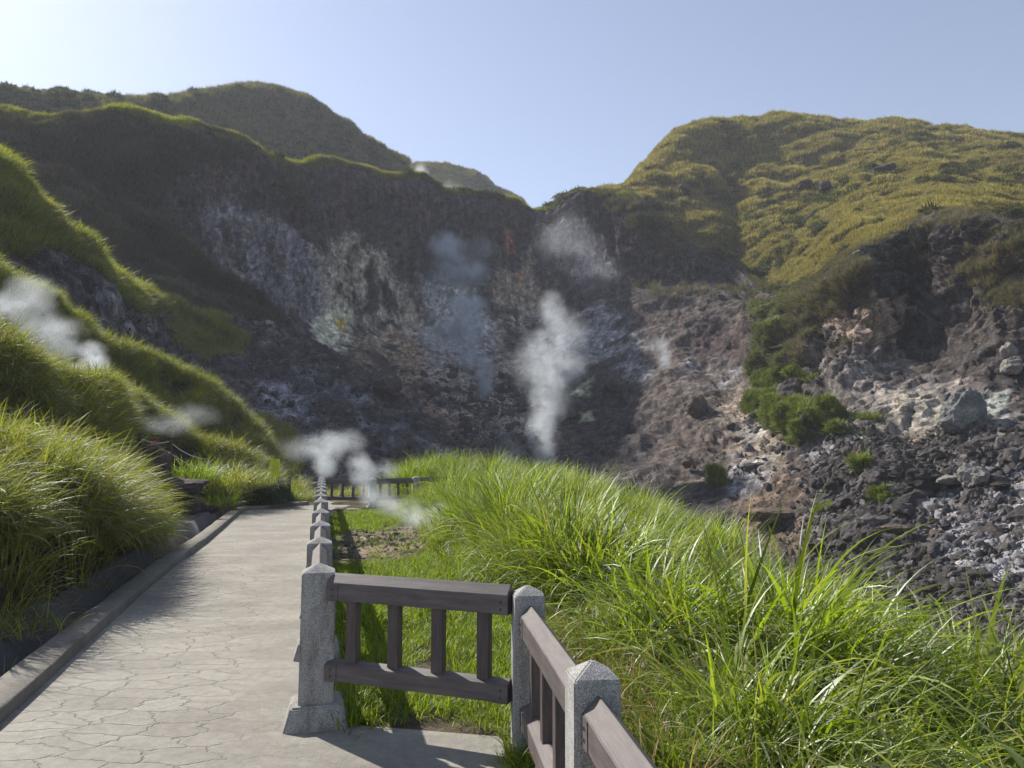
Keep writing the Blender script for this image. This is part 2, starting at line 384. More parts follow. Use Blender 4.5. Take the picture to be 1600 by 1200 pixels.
def quads(nu, nv):
    a = np.arange(nu * nv).reshape(nu, nv)
    return np.stack([a[:-1, :-1], a[1:, :-1], a[1:, 1:], a[:-1, 1:]], -1).reshape(-1, 4)
def loft(table, nu, nv):
    """table: list of (px, [(py,Y),...]) -> world grid (nu,nv,3)"""
    pxs = [c[0] for c in table]
    k = len(table[0][1])
    cols = np.array([[P(c[0], py, Y) for py, Y in c[1]] for c in table])
    g = resample_px(cols, pxs, nu)
    return cr(g, nv, axis=1)

def poly_d(px, py, poly):
    """signed distance (px), positive inside"""
    pts = np.array(poly, float); n = len(pts); d = np.full(px.shape, 1e9); ins = np.zeros(px.shape, bool)
    for i in range(n):
        a, b = pts[i], pts[(i + 1) % n]; e = b - a
        t = np.clip(((px - a[0]) * e[0] + (py - a[1]) * e[1]) / (e @ e + 1e-9), 0, 1)
        d = np.minimum(d, np.hypot(px - a[0] - t * e[0], py - a[1] - t * e[1]))
        c = ((a[1] > py) != (b[1] > py)) & (px < (b[0] - a[0]) * (py - a[1]) / (b[1] - a[1] + 1e-9) + a[0])
        ins ^= c
    return np.where(ins, d, -d)
SHEETS = []      # (world grid, normals, grass mask) for picking and scattering
def visible_pick(px, py):
    """front-most terrain point under a survey pixel"""
    best = None
    for W, N, ppx, ppy in SHEETS:
        d = (ppx - px) ** 2 + (ppy - py) ** 2
        k = np.argsort(d, axis=None)[:12]
        for q in k:
            if d.flat[q] < 200:
                p = W.reshape(-1, 3)[q]
                if best is None or p[1] < best[0][1]: best = (p, N.reshape(-1, 3)[q])
    return best

# ------------------------------------------------------------------ crater sheet
CR = [
 (-220, [(240,84),(168,70),(260,66),(360,60),(460,55),(560,50),(680,45),(800,40)]),
 (0,    [(250,86),(182,72),(270,68),(360,64),(450,60),(560,54),(680,48),(800,42)]),
 (150,  [(245,90),(180,76),(270,73),(360,69),(460,64),(560,58),(680,52),(800,45)]),
 (300,  [(250,96),(191,82),(280,79),(370,76),(460,71),(560,64),(680,57),(800,48)]),
 (385,  [(275,101),(216,87),(300,85),(380,82),(470,78),(560,69),(680,60),(800,49)]),
 (430,  [(300,105),(243,91),(310,89),(390,86),(480,82),(565,71),(680,61),(800,50)]),
 (500,  [(312,109),(252,96),(320,94),(400,91),(500,87),(580,74),(680,63),(800,50)]),
 (600,  [(325,116),(267,103),(340,101),(430,98),(530,92),(600,78),(690,64),(800,50)]),
 (700,  [(350,120),(292,108),(360,106),(440,103),(535,96),(610,80),(700,65),(800,50)]),
 (770,  [(366,124),(308,112),(370,109),(440,105),(530,98),(605,84),(700,66),(800,50)]),
 (830,  [(376,128),(323,115),(370,112),(440,108),(520,100),(600,86),(700,67),(800,50)]),
 (868,  [(366,126),(314,113),(370,110),(440,106),(515,98),(600,84),(700,66),(800,50)]),
 (905,  [(350,124),(293,111),(360,108),(430,104),(510,96),(600,82),(700,66),(800,50)]),
 (960,  [(345,120),(290,108),(360,105),(430,101),(495,94),(590,81),(700,64),(805,49)]),
 (1000, [(355,116),(310,104),(375,101),(438,99),(462,93),(575,80),(700,62),(812,48)]),
 (1060, [(390,110),(366,101),(405,98),(446,96),(466,89),(560,78),(695,60),(820,46)]),
 (1150, [(425,104),(414,95),(430,93),(448,91),(467,84),(560,74),(685,58),(822,44)]),
 (1195, [(445,88),(455,80),(480,77),(520,73),(560,69),(620,63),(705,54),(832,42)]),
 (1260, [(450,74),(452,67),(500,65),(550,61),(600,58),(660,53),(745,46),(862,38)]),
 (1340, [(405,66),(398,58),(470,56),(550,53.5),(620,50),(680,45),(785,38),(905,32)]),
 (1400, [(370,66),(362,59),(450,58),(540,56),(610,48.5),(668,44),(785,36),(920,30)]),
 (1450, [(340,66),(332,59),(430,57.5),(530,54.5),(605,47),(660,43),(785,35),(930,28)]),
 (1520, [(338,62),(330,54.5),(430,52.5),(525,49),(600,45),(655,41),(787,33),(945,26)]),
 (1600, [(350,57),(342,50.5),(435,48),(520,46),(600,43),(652,39),(790,31),(960,24)]),
 (1850, [(370,54),(360,45),(450,43),(540,41),(610,38),(655,34),(800,26),(1010,19)]),
]
NU, NV = 1150, 430
W0 = loft(CR, NU, NV)
# carry the floor on under the meadow
low = W0[:, -1:, :].copy(); ext = [W0]
for k in range(1, 31):
    q = low.copy(); f = k / 30
    q[..., 0] *= (1 - 0.62 * f); q[..., 1] *= (1 - 0.62 * f); q[..., 2] -= 1.8 * f
    ext.append(q)
W0 = np.concatenate(ext, 1)
N0 = grid_normals(W0)
px0, py0 = proj(W0)
# warp the zone look-up so that borders wander
wx = fbm(W0 * 0.16, 4, 3) * 26 + fbm(W0 * 0.7, 3, 8) * 9
wy = fbm(W0 * 0.16, 4, 31) * 20 + fbm(W0 * 0.7, 3, 38) * 8
ZX, ZY = px0 + wx, py0 + wy
rowv = np.linspace(0, 1, W0.shape[1])[None, :] + 0 * px0
def inz(poly, soft=14, X=None, Y=None):
    return smooth(-soft, soft, poly_d(ZX if X is None else X, ZY if Y is None else Y, poly))
rim_x = [c[0] for c in CR]; rim_y = [c[1][1][0] for c in CR]
below = py0 - np.interp(px0, rim_x, rim_y)       # pixels below the rim line
gr = inz([(-400,60),(0,120),(150,120),(300,150),(375,180),(405,225),(385,250),(330,246),(275,262),(240,300),(255,350),(300,400),(365,440),(440,505),(440,520),(390,500),(310,468),(372,540),(350,560),(240,520),(150,430),(60,380),(-400,420)], 12)
front = (np.arange(W0.shape[1])[None, :] > 40) + 0 * px0
rimstrip = smooth(5, 0, below + wy * 0.35) * np.maximum(front, .35) * smooth(1190, 1120, px0)
gr = np.maximum(gr, rimstrip * .8)
for pl in ([(430,285),(470,290),(480,325),(445,318)], [(935,282),(1000,296),(1062,378),(1075,405),(1040,402),(985,352),(940,315)],
           [(990,449),(1190,449),(1190,463),(1000,466)], [(415,250),(455,255),(450,275),(420,270)]):
    gr = np.maximum(gr, smooth(-6, 6, poly_d(px0 + wx * .5, py0 + wy * .5, pl)) * (0.06 if pl[0][1] > 440 else .55) * smooth(-.35, .15, fbm(W0 * .6, 3, 64)))
# greenery hanging on the right cliff
rc = smooth(1180, 1300, px0) * smooth(-0.05, 0.3, fbm(W0 * 0.35, 4, 51)) * smooth(150, 20, below)
rc = np.maximum(rc, inz([(1560,400),(1800,380),(1800,520),(1580,500),(1540,460)], 18) * smooth(-.2, .2, fbm(W0 * .5, 3, 53)))
rc = np.maximum(rc, inz([(1225,455),(1290,440),(1270,520),(1230,560),(1215,520)], 10))
gr = np.maximum(gr, rc * 0.9)
shrub = inz([(1188,470),(1240,455),(1250,500),(1235,545),(1205,575),(1178,580),(1185,520)], 7)
shrub = np.maximum(shrub, inz([(1180,590),(1215,560),(1250,560),(1255,585),(1215,600),(1190,612)], 5))
shrub = np.maximum(shrub, inz([(1178,615),(1230,625),(1300,655),(1302,672),(1260,690),(1215,668),(1180,645)], 6) * smooth(-.35, 0, fbm(W0 * .6, 3, 77)))
shrub = np.maximum(shrub, inz([(1300,640),(1380,650),(1370,672),(1310,680)], 6) * smooth(0.0, 0.2, fbm(W0 * 1.2, 3, 78)))
for cx, cy, r_ in ((1376, 770, 11), (1293, 798, 7), (1122, 757, 9), (1352, 738, 6)):
    shrub = np.maximum(shrub, smooth(r_ + 3, r_ - 3, np.hypot(px0 - cx, (py0 - cy) * 1.5)))
gr = np.maximum(gr, (np.arange(W0.shape[1])[None, :] < 66) * smooth(1150, 1200, px0))
gr = np.clip(gr - shrub, 0, 1)

def lerp(a, b, t): return a + (np.array(b) - a) * t[..., None]
C0 = np.zeros(W0.shape) + np.array([0.068, 0.060, 0.058])
st = W0 * np.array([0.55, 0.55, 0.13])
streak = fbm(st, 5, 91)
blot = fbm(W0 * 0.33, 5, 95)
C0 = lerp(C0, (0.105, 0.085, 0.075), smooth(0, 0.4, blot) * 0.8)
ZN = [
 ([(370,250),(560,260),(830,320),(905,290),(1000,300),(1160,420),(1150,450),(1020,450),(960,430),(880,350),(820,380),(700,370),(600,370),(480,350),(400,330)], (0.056,0.046,0.048), 14, None),
 ([(310,320),(400,335),(480,360),(530,400),(520,480),(500,530),(430,480),(370,430),(330,380)], (0.135,0.128,0.14), 18, 's'),
 ([(490,370),(560,375),(610,420),(650,480),(670,530),(600,560),(530,545),(490,500)], (0.26,0.235,0.185), 16, 's'),
 ([(510,470),(545,480),(545,545),(500,545),(490,510)], (0.36,0.35,0.26), 8, None),
 ([(527,500),(545,500),(548,530),(530,530)], (0.36,0.27,0.07), 4, None),
 ([(535,530),(620,510),(690,545),(770,650),(730,690),(640,625),(560,575)], (0.19,0.135,0.095), 14, 'b'),
 ([(640,500),(770,500),(820,580),(840,700),(740,710),(680,620)], (0.175,0.155,0.138), 14, 'b'),
 ([(655,440),(750,440),(765,560),(700,560),(660,520)], (0.23,0.235,0.23), 12, 's'),
 ([(770,400),(830,395),(840,500),(790,520),(765,480)], (0.20,0.165,0.13), 10, 's'),
 ([(800,500),(880,490),(1000,480),(1040,500),(1040,575),(990,600),(930,570),(880,560),(820,540)], (0.165,0.162,0.168), 12, 'b'),
 ([(850,335),(900,335),(940,390),(970,440),(900,440),(855,400)], (0.19,0.165,0.165), 12, 's'),
 ([(880,590),(960,590),(1010,680),(1000,720),(900,700)], (0.05,0.045,0.047), 14, None),
 ([(896,590),(925,590),(930,640),(905,650)], (0.34,0.36,0.22), 6, 'b'),
 ([(1000,470),(1180,470),(1185,560),(1185,650),(1150,720),(1100,760),(1040,740),(1020,600)], (0.098,0.080,0.070), 14, None),
 ([(1060,500),(1160,500),(1170,570),(1080,560)], (0.07,0.052,0.05), 14, None),
 ([(1080,560),(1160,570),(1150,610),(1060,610)], (0.17,0.16,0.165), 12, 'b'),
 ([(1150,590),(1185,620),(1225,680),(1255,740),(1240,790),(1180,790),(1150,740),(1120,690),(1135,630)], (0.225,0.185,0.148), 10, None),
 ([(1165,655),(1200,670),(1235,730),(1215,775),(1180,760),(1160,700)], (0.40,0.375,0.345), 8, 'b'),
 ([(1140,700),(1180,720),(1190,775),(1130,770)], (0.22,0.215,0.225), 8, 'b'),
 ([(1150,785),(1250,740),(1285,800),(1310,880),(1160,850)], (0.145,0.108,0.08), 10, None),
 ([(1240,450),(1420,360),(1700,330),(1700,560),(1500,600),(1400,560),(1260,560)], (0.062,0.054,0.050), 16, None),  # upper right cliff: shadow deepened by a darker rock colour
 ([(1300,400),(1345,400),(1400,470),(1395,545),(1310,535),(1290,480)], (0.36,0.275,0.215), 9, 's'),
 ([(1270,545),(1400,545),(1500,600),(1510,670),(1400,680),(1300,650),(1250,600)], (0.20,0.18,0.165), 12, 'b'),
 ([(1400,590),(1470,640),(1480,680),(1410,670),(1370,620)], (0.33,0.30,0.25), 9, 'b'),
 ([(1495,620),(1580,620),(1590,690),(1510,690)], (0.30,0.315,0.29), 8, None),
 ([(1300,690),(1700,650),(1700,1000),(1350,1000),(1250,800)], (0.125,0.117,0.115), 16, None),
 ([(1380,670),(1500,680),(1480,720),(1400,710)], (0.20,0.145,0.10), 12, 'b'),
 ([(1260,690),(1360,680),(1380,730),(1290,740)], (0.24,0.24,0.255), 12, 'b'),
 ([(1440,765),(1560,745),(1700,770),(1700,900),(1520,915),(1450,870)], (0.33,0.34,0.37), 26, 'b'),
 ([(1560,700),(1700,680),(1700,770),(1560,760)], (0.25,0.25,0.26), 16, None),
 ([(787,358),(803,358),(805,398),(789,400)], (0.19,0.085,0.06), 3, 'r'), ([(803,430),(812,430),(812,450),(805,450)], (0.25,0.12,0.06), 2, 'r'),
]
for pl, c, soft, kind in ZN:
    if kind == 'r': m_ = inz(pl, soft, px0 + wx * .15, py0 + wy * .15)
    else: m_ = inz(pl, soft)
    if kind == 's': m_ = m_ * smooth(-0.32, 0.12, streak)
    if kind == 'b': m_ = m_ * smooth(-0.36, 0.14, blot)
    c = tuple(min(.75, v * (1.55 if max(c) > .13 else 1.0)) for v in c) if pl[0][0] < 1100 else c
    C0 = lerp(C0, c, m_ * 0.94)
veg0 = np.clip(gr + shrub, 0, 1)
C0 = lerp(C0, (0.062, 0.052, 0.034), veg0 * 0.85)
# relief
steep = smooth(0.75, 0.35, N0[..., 2])
rock = (1 - veg0)
q = W0 * np.array([1, 1, 0.35])
rib = ridged(q * 0.16, 5, 7) * 2.1 + ridged(q * 0.55, 4, 17) * 1.2
f1, f21, rv = cell(W0 * np.array([0.55, 0.55, 0.4]) + fbm(W0 * .5, 2, 3)[..., None] * .5, 4)
g1, g21, rg = cell(W0 * 1.5, 9)
rightside = smooth(1150, 1260, px0)
macro = ridged(W0 * np.array([.11, .11, .06]) + 4.2, 3, 83) * 1.8 * rightside
blocks = (rv - .5) * 1.1 + (rg - .5) * 0.22 + macro * .6
crack = smooth(.16, 0, f21) * .55 + smooth(.12, 0, g21) * .22
fine = ridged(W0 * np.array([2.2, 2.2, 1.2]), 3, 57) * .22
disp = rock * (steep * ((fine - crack) * (.6 + .8 * rightside) + rib * 0.75 + blocks * (0.35 + 0.9 * rightside)) + (1 - steep) * (fbm(W0 * 0.3, 5, 61) * 0.9 + (rg - .5) * (.22 + .25 * rightside)))
disp += veg0 * (fbm(W0 * 0.12, 3, 70) * 2.8 + fbm(W0 * 0.32, 4, 71) * 1.8 + fbm(W0 * 1.1, 2, 72) * .25)
disp += shrub * (.15 + fbm(W0 * .7, 3, 73) * 1.1)
fade = smooth(0, 0.08, rowv) * np.where(below < 4, 0.35, 1)
near_edge = smooth(0, 40, below); disp = disp * (0.3 + 0.7 * near_edge)
disp *= np.clip(W0[..., 1] / 60, 0.3, 1)
W1 = W0 + N0 * disp[..., None]
W1[..., 2] += (fbm(np.stack([W0[..., 0] * .22, W0[..., 0] * 0, W0[..., 0] * 0], -1), 4, 63) * 1.5 - .2) * smooth(40, 0, np.abs(below)) * smooth(1180, 1100, px0)
o = fast_mesh("crater_wall", W1.reshape(-1, 3), quads(*W1.shape[:2]), M_TER, True, C0.reshape(-1, 3))
at = o.data.attributes.new("chip", 'FLOAT', 'POINT'); at.data.foreach_set("value", (rock * 1.0).astype(np.float32).ravel())
prop(o, "steep shaded volcanic crater wall with pale streaks and rubble floor", kind='structure')
SHEETS.append((W1, N0, px0, py0))

def sheet(name, table, nu, nv, cfun, disp_fun, label, flip=False):
    W = loft(table, nu, nv); N = grid_normals(W); a, b = proj(W)
    v, C, chip = cfun(W, a, b, N)
    W = W + N * disp_fun(W, v)[..., None]
    o = fast_mesh(name, W.reshape(-1, 3), quads(nu, nv), M_TER, True, C.reshape(-1, 3))
    at = o.data.attributes.new("chip", 'FLOAT', 'POINT'); at.data.foreach_set("value", np.broadcast_to(chip, v.shape).astype(np.float32).ravel())
    prop(o, label, kind='structure'); SHEETS.append((W, N, a, b))
    return W, N, a, b, v

# far green hill behind the rim on the left
HB = []
for px, py, Y, rb in [(-220,118,130,150),(0,131,135,150),(60,141,138,150),(110,152,140,150),(160,157,142,150),(220,158,148,150),(280,153,158,160),(325,145,170,170),(365,137,178,190),(410,133,182,200),(440,138,184,210),(470,150,185,222),(500,168,186,230),(540,196,188,240),(590,228,190,250),(640,252,192,262)]:
    Y *= .8; HB.append((px, [(py + 60, Y + 50), (py + 4, Y + 12), (py, Y), (py + (rb + 60 - py) * .3, Y * .96), (py + (rb + 60 - py) * .7, Y * .89), (rb + 75, Y * .82)]))
def cf_grass(W, a, b, N):
    v = np.ones(a.shape); n = fbm(W * 0.08, 4, 5)
    C = np.zeros(W.shape) + np.array([0.062, 0.066, 0.03]); C = lerp(C, (0.085, 0.07, 0.035), smooth(-.1, .4, n))
    return v, C, 0.0
WB = sheet("hills", HB, 260, 90, cf_grass, lambda W, v: fbm(W * 0.06, 4, 6) * 2.2 + fbm(W * .35, 3, 7) * .7 - 1.0, "rounded grassy hill behind the crater rim at left")
HB2 = []
for px, py, Y in [(560,262,230),(610,254,226),(650,252,223),(700,257,220),(740,266,218),(765,276,217),(775,288,216),(800,300,214),(818,312,212),(828,330,210)]:
    HB2.append((px, [(py + 50, Y + 40), (py + 2, Y + 8), (py, Y), (py + 25, Y * .96), (py + 70, Y * .9), (py + 140, Y * .8)]))
WB2 = sheet("hills", HB2, 140, 50, cf_grass, lambda W, v: fbm(W * 0.06, 4, 6) * 1.6 + fbm(W * .35, 3, 7) * .5 - .8, "low dark green hill shoulder seen beyond the crater rim")

# right hill, sunlit
HC = []
for px, py, Y, ey, eY in [(935,300,122,330,112),(985,290,124,330,106),(1000,268,130,340,105),(1030,238,136,365,104),(1065,206,140,385,103),(1100,199,142,402,102),(1150,193,143,432,100),(1200,188,143,460,84),(1240,185,143,462,78),(1290,192,142,440,68),(1335,199,141,404,60.5),(1400,195,138,366,59.5),(1450,200,136,336,59.5),(1520,208,132,334,55),(1600,217,128,345,51.5),(1850,242,118,364,46)]:
    dy = ey - py
    HC.append((px, [(py + 60, Y + 45), (py + 3, Y + 12), (py, Y), (py + dy * .22, Y + (eY - Y) * .22), (py + dy * .5, Y + (eY - Y) * .55), (py + dy * .8, Y + (eY - Y) * .86), (ey, eY), (ey + 22, eY + 1.5)]))
HOUT = [(1382,262,15),(1360,290,9),(1285,292,14),(1248,288,13),(1070,296,12),(1335,305,9),(1310,322,8),(1258,348,8),(1352,330,8),(1150,385,7),(1170,345,6),(1340,255,8)]
def cf_right(W, a, b, N):
    v = np.ones(a.shape); n = fbm(W * 0.09, 4, 15)
    wx_ = fbm(W * .4, 3, 16) * 10
    for cx, cy, r_ in HOUT: v = np.minimum(v, 1 - smooth(r_, r_ * .4, np.hypot(a - cx + wx_, (b - cy + wx_) * 1.6)))
    C = np.zeros(W.shape) + np.array([0.095, 0.09, 0.042]); C = lerp(C, (0.15, 0.12, 0.055), smooth(-.1, .4, n))
    C = lerp(C, (0.06, 0.055, 0.055), 1 - v)
    return v, C, 0.0
WC = sheet("hills", HC, 520, 230, cf_right, lambda W, v: (fbm(W * np.array([.13, .09, .06]), 5, 26) * 2.6 + fbm(W * .38, 3, 27) * .8 - .4 - (1 - v) * 1.2 * (1 - .8 * vnoise(W * .6, 5)) ) * np.clip((W[..., 1] - 40) / 60, .35, 1) * (.3 + .7 * smooth(0, 45, proj(W)[1] - np.interp(proj(W)[0], [c_[0] for c_ in HC], [c_[1][2][0] for c_ in HC]))), "broad sunlit hill of dwarf bamboo and grass on the right")

# dark scree spur in front of the wall, left
HS = []
for px, py, Y, bY in [(-220,150,36,22),(0,268,38,24),(40,316,39,25),(80,350,40,26),(120,376,41,27),(150,402,42,28),(190,446,47,30),(250,478,55,33),(300,490,61,36),(370,502,66,38),(430,512,67,39),(470,532,66,39),(520,562,64,39),(560,588,62,39),(600,612,61,39),(650,644,58,39),(700,692,55,40),(760,748,54,41)]:
    b_ = 800; dy = b_ - py
    HS.append((px, [(py + 70, Y + 11), (py + 3, Y + 2.0), (py, Y), (py + dy * .3, Y + (bY - Y) * .3), (py + dy * .65, Y + (bY - Y) * .68), (b_, bY), (b_ + 160, bY - 9)]))
def cf_spur(W, a, b, N):
    wx_ = fbm(W * .25, 4, 36) * 20; A, B = a + wx_, b + wx_ * .7
    v = smooth(-9, 9, poly_d(A, B, [(-400,100),(0,230),(100,330),(165,395),(215,455),(240,478),(200,480),(160,430),(110,398),(60,372),(0,385),(-400,370)]))
    v = np.maximum(v, smooth(-8, 8, poly_d(A, B, [(250,470),(330,490),(375,530),(370,560),(330,555),(270,520)])))
    v = np.maximum(v, smooth(-8, 8, poly_d(A, B, [(225,462),(262,474),(345,550),(315,562),(262,530)])) * smooth(-.2, .2, fbm(W * .5, 3, 39)))
    v = np.maximum(v, smooth(-8, 8, poly_d(A, B, [(390,660),(450,680),(470,740),(400,760),(380,700)])) * .8)
    C = np.zeros(W.shape) + np.array([0.060, 0.054, 0.058]); C = lerp(C, (0.11, 0.10, 0.105), smooth(0.0, .45, fbm(W * np.array([.4, .4, .25]), 5, 37)))
    bl = smooth(-.25, .25, fbm(W * .5, 5, 38))
    for pl, c in (([(60,385),(150,420),(215,480),(250,530),(180,520),(100,470),(60,440)], (0.24,0.24,0.25)), ([(400,610),(460,600),(500,650),(490,720),(430,680)], (0.24,0.25,0.28)),
                  ([(520,590),(600,640),(700,710),(720,750),(650,740),(570,670)], (0.19,0.19,0.215)), ([(430,560),(500,560),(540,620),(480,640)], (.13,.13,.14))):
        C = lerp(C, c, smooth(-12, 12, poly_d(A, B, pl)) * bl * .9)
    C = lerp(C, (0.062, 0.052, 0.034), v * .85)
    return v, C, (1 - v)
def d_spur(W, v):
    f1, f21, r1 = cell(W * 1.3, 19)
    return (1 - v) * (ridged(W * .22, 4, 41) * .55 + fbm(W * .9, 4, 42) * .35 + (r1 - .5) * .25) + v * fbm(W * .5, 4, 43) * .7
WS = sheet("scree_slope", HS, 620, 240, cf_spur, d_spur, "dark loose scree spur running down from the left")

# grassy ridges on the left
def cf_bank(W, a, b, N):
    C = np.zeros(W.shape) + np.array([0.060, 0.048, 0.034]); C = lerp(C, (0.035, 0.027, 0.022), smooth(-.2, .3, fbm(W * 1.2, 4, 5)))
    return np.ones(a.shape), C, 0.0
H3 = []
for px, py, Y in [(-260,290,24),(0,436,26),(60,466,27),(100,492,27.6),(160,528,28.6),(200,548,29.4),(260,583,30.6),(320,610,31.5),(360,636,32),(385,668,32),(405,704,32),(440,752,32),(470,768,32)]:
    dy = 775 - py
    H3.append((px, [(py + 60, Y + 5), (py + 4, Y + 1), (py, Y), (py + dy * .4, Y - 2.0), (775, Y - 4.4), (860, Y - 7)]))
W3 = sheet("hillside", H3, 220, 60, cf_bank, lambda W, v: fbm(W * .45, 4, 46) * .5, "grassy ridge behind the rope fence")
H2 = []
for px, py, Y in [(-300,480,13),(0,560,15),(50,583,15.6),(100,600,16.2),(150,616,17.6),(190,632,22.2),(250,668,24.0),(300,696,24.8),(350,716,25.4),(400,738,25.8),(430,758,26)]:
    dy = 790 - py
    H2.append((px, [(py + 50, Y + 3), (py + 3, Y + .6), (py, Y), (py + dy * .45, Y - 1.0), (790, Y - 2.0 if px < 180 else Y - 1.6), (860, Y - 3.4 if px < 180 else Y - 2.2)]))
W2 = sheet("hillside", H2, 220, 60, cf_bank, lambda W, v: fbm(W * .6, 4, 47) * .35, "low grassy ridge just behind the boulders")
H1 = []
for px, py, Y, by, bY in [(-420,740,6.3,1150,4.6),(-250,738,7.8,1040,5.7),(0,738,9.6,965,7.3),(60,748,10.8,938,8.2),(130,782,12.2,908,9.4),(175,812,13.0,885,10.7),(205,842,13.4,868,12.0),(225,858,13.6,861,12.9)]:
    dy = by - py
    H1.append((px, [(py + 60, Y + 3.2), (py + 4, Y + .7), (py, Y), (py + dy * .5, bY + .25), (by, bY), (by + 60, bY - .2)]))
W1b = sheet("hillside", H1, 200, 70, cf_bank, lambda W, v: fbm(W * 1.3, 4, 48) * .16, "near earth bank beside the drain")

# ------------------------------------------------------------------ near ground
def zp(y): return np.interp(y, [9, 11, 22, 26, 29, 34], [0, .05, .07, .09, .05, -.4])
def xr(y): return -1.225 - (y - 4.89) * 0.25
XE = ([-5, 6, 9, 12, 17, 22, 30, 36, 45, 60], [4.6, 4.3, 3.8, 3.3, 2.6, 2.0, 1.4, -1.5, -9, -20])
def fence2x(y): return 0.09 + (4.35 - y) * 0.125
def zg(x, y):
    x = np.asarray(x, float); y = np.asarray(y, float); p = np.stack([x, y, 0 * x], -1)
    z = zp(y) - 0.03
    u = (x - xr(y)) * .97
    right = np.where(y > 4.7, smooth(.1, .5, u), smooth(0.0, .4, x - fence2x(y)))
    z = z + right * (0.04 + fbm(p * 1.3, 3, 101) * .06)
    z = z + 0.10 * np.exp(-((x - .3) ** 2 / .3 + (y - 4.4) ** 2 / .5)) * smooth(-.1, .15, x)
    z = z - np.clip(x - .7, 0, 5) * .30 * smooth(15, 8, y) - np.clip(x - .8, 0, 5) * .10 * smooth(22, 14, y)
    z = z + .62 * np.exp(-((x + 2.2) ** 2 / 5.5 + (y - 29) ** 2 / 9))
    z = z + .25 * np.exp(-((x - .6) ** 2 / 2.5 + (y - 17) ** 2 / 7))
    e = x - np.interp(y, *XE) + fbm(p * .4, 2, 103) * .6
    z = z - smooth(0, 6.5, e) * 6.5 - np.clip(e, 0, 3) * .15
    z = z - smooth(33, 46, y) * 6
    lft = -(x - (-3.55 - (y - 5.2) * .262))     # metres left of the kerb
    z = z - smooth(0.0, .12, lft) * smooth(.75, .55, lft) * .5 * smooth(24, 22, y)
    z = z + np.where(lft > .6, .11 + fbm(p * 3, 3, 105) * .03, 0)
    return z
gx = np.linspace(-30, 22, 560); gy = np.linspace(-8, 50, 620)
X, Y = np.meshgrid(gx, gy, indexing='ij'); Z = zg(X, Y)
Wg = np.stack([X, Y, Z], -1)
Cg = np.zeros(Wg.shape) + np.array([0.075, 0.07, 0.035])
dirt = smooth(-.1, .15, fbm(Wg * 1.1, 4, 111))
gpx, gpy = proj(Wg)
dz_ = np.clip(1.25 - np.hypot((X + 2.55) / 1.25, (Y - 14.2) / 2.6), 0, 1)
Cg = lerp(Cg, (0.23, 0.175, 0.14), smooth(0, .35, dz_ + fbm(Wg * 1.7, 3, 112) * .25))
Cg = lerp(Cg, (0.29, 0.25, 0.20), smooth(.55, .65, -(X - (-3.55 - (Y - 5.2) * .262))) * smooth(1.8, 1.1, -(X - (-3.55 - (Y - 5.2) * .262))))
Cg = lerp(Cg, (0.10, 0.078, 0.06), smooth(0.2, 1.0, X - np.interp(Y, *XE)))
og = fast_mesh("ground", Wg.reshape(-1, 3), quads(560, 620), M_TER, True, Cg.reshape(-1, 3)); prop(og, "soil ground under the lawn and tall grass", kind='structure')
at = og.data.attributes.new("chip", 'FLOAT', 'POINT'); at.data.foreach_set("value", (smooth(0, .3, dz_) * .6).astype(np.float32).ravel())
bx = fast_mesh("terrain", np.array([[-900, -900, -9], [900, -900, -9], [900, 1200, -9], [-900, 1200, -9]], float), np.array([[0, 1, 2, 3]]), M_TER, False, np.tile([0.08, .08, .05], (4, 1)))
prop(bx, "low land far below the crater", kind='structure')

# ------------------------------------------------------------------ path, kerb, drain
LEFT = [G(-420, 1460)[:2], G(-120, 1235)[:2], G(0, 1131)[:2], G(120, 1022)[:2], G(220, 930)[:2], G(320, 855)[:2], G(372, 809)[:2], G(386, 801)[:2]]
LEFT2 = [np.array([-7.05, 22.9]), np.array([-6.6, 23.6]), np.array([-6.2, 24.2])]
def path_left(y):
    pts = LEFT + LEFT2; ys = [p[1] for p in pts]; return np.interp(y, ys, [p[0] for p in pts])
ys = np.concatenate([np.linspace(-3, 4.4, 60), np.linspace(4.42, 5.0, 140), np.linspace(5.05, 21.9, 250), np.linspace(21.95, 28.6, 60)])
rows = []
for y in ys:
    xl = -3.9 - 0.9 * max(0, -y) * .3 if y < 1.5 else path_left(y)
    if y < 1.5: xl = path_left(1.5) + (1.5 - y) * .27
    xrgt = fence2x(y) - .12 if y < 4.55 else float(xr(y)) + .12
    if 4.55 <= y < 4.86: xrgt = float(np.interp(y, [4.55, 4.62, 4.82, 4.86], [fence2x(4.55) - .12, -.08, -.98, xr(4.86) + .12]))
    if y > 19.6: xrgt = float(np.interp(y, [19.6, 23.3, 28.6], [-4.8, -3.6, -2.4]))
    if y > 25: xl = xl - (y - 25) * .4
    xs = np.linspace(xl, xrgt, 24)
    rows.append(np.stack([xs, xs * 0 + y, xs * 0 + zp(y)], -1))
Wp = np.array(rows)
nz = fbm(Wp * .8, 3, 121) * .006; Wp[..., 2] += nz
mo = fast_mesh("path", Wp.reshape(-1, 3), quads(*Wp.shape[:2]), M_PATH, True)
mo.data.flip_normals() if mo.data.polygons[0].normal.z < 0 else None
prop(mo, "beige stamped concrete footpath", kind='structure')

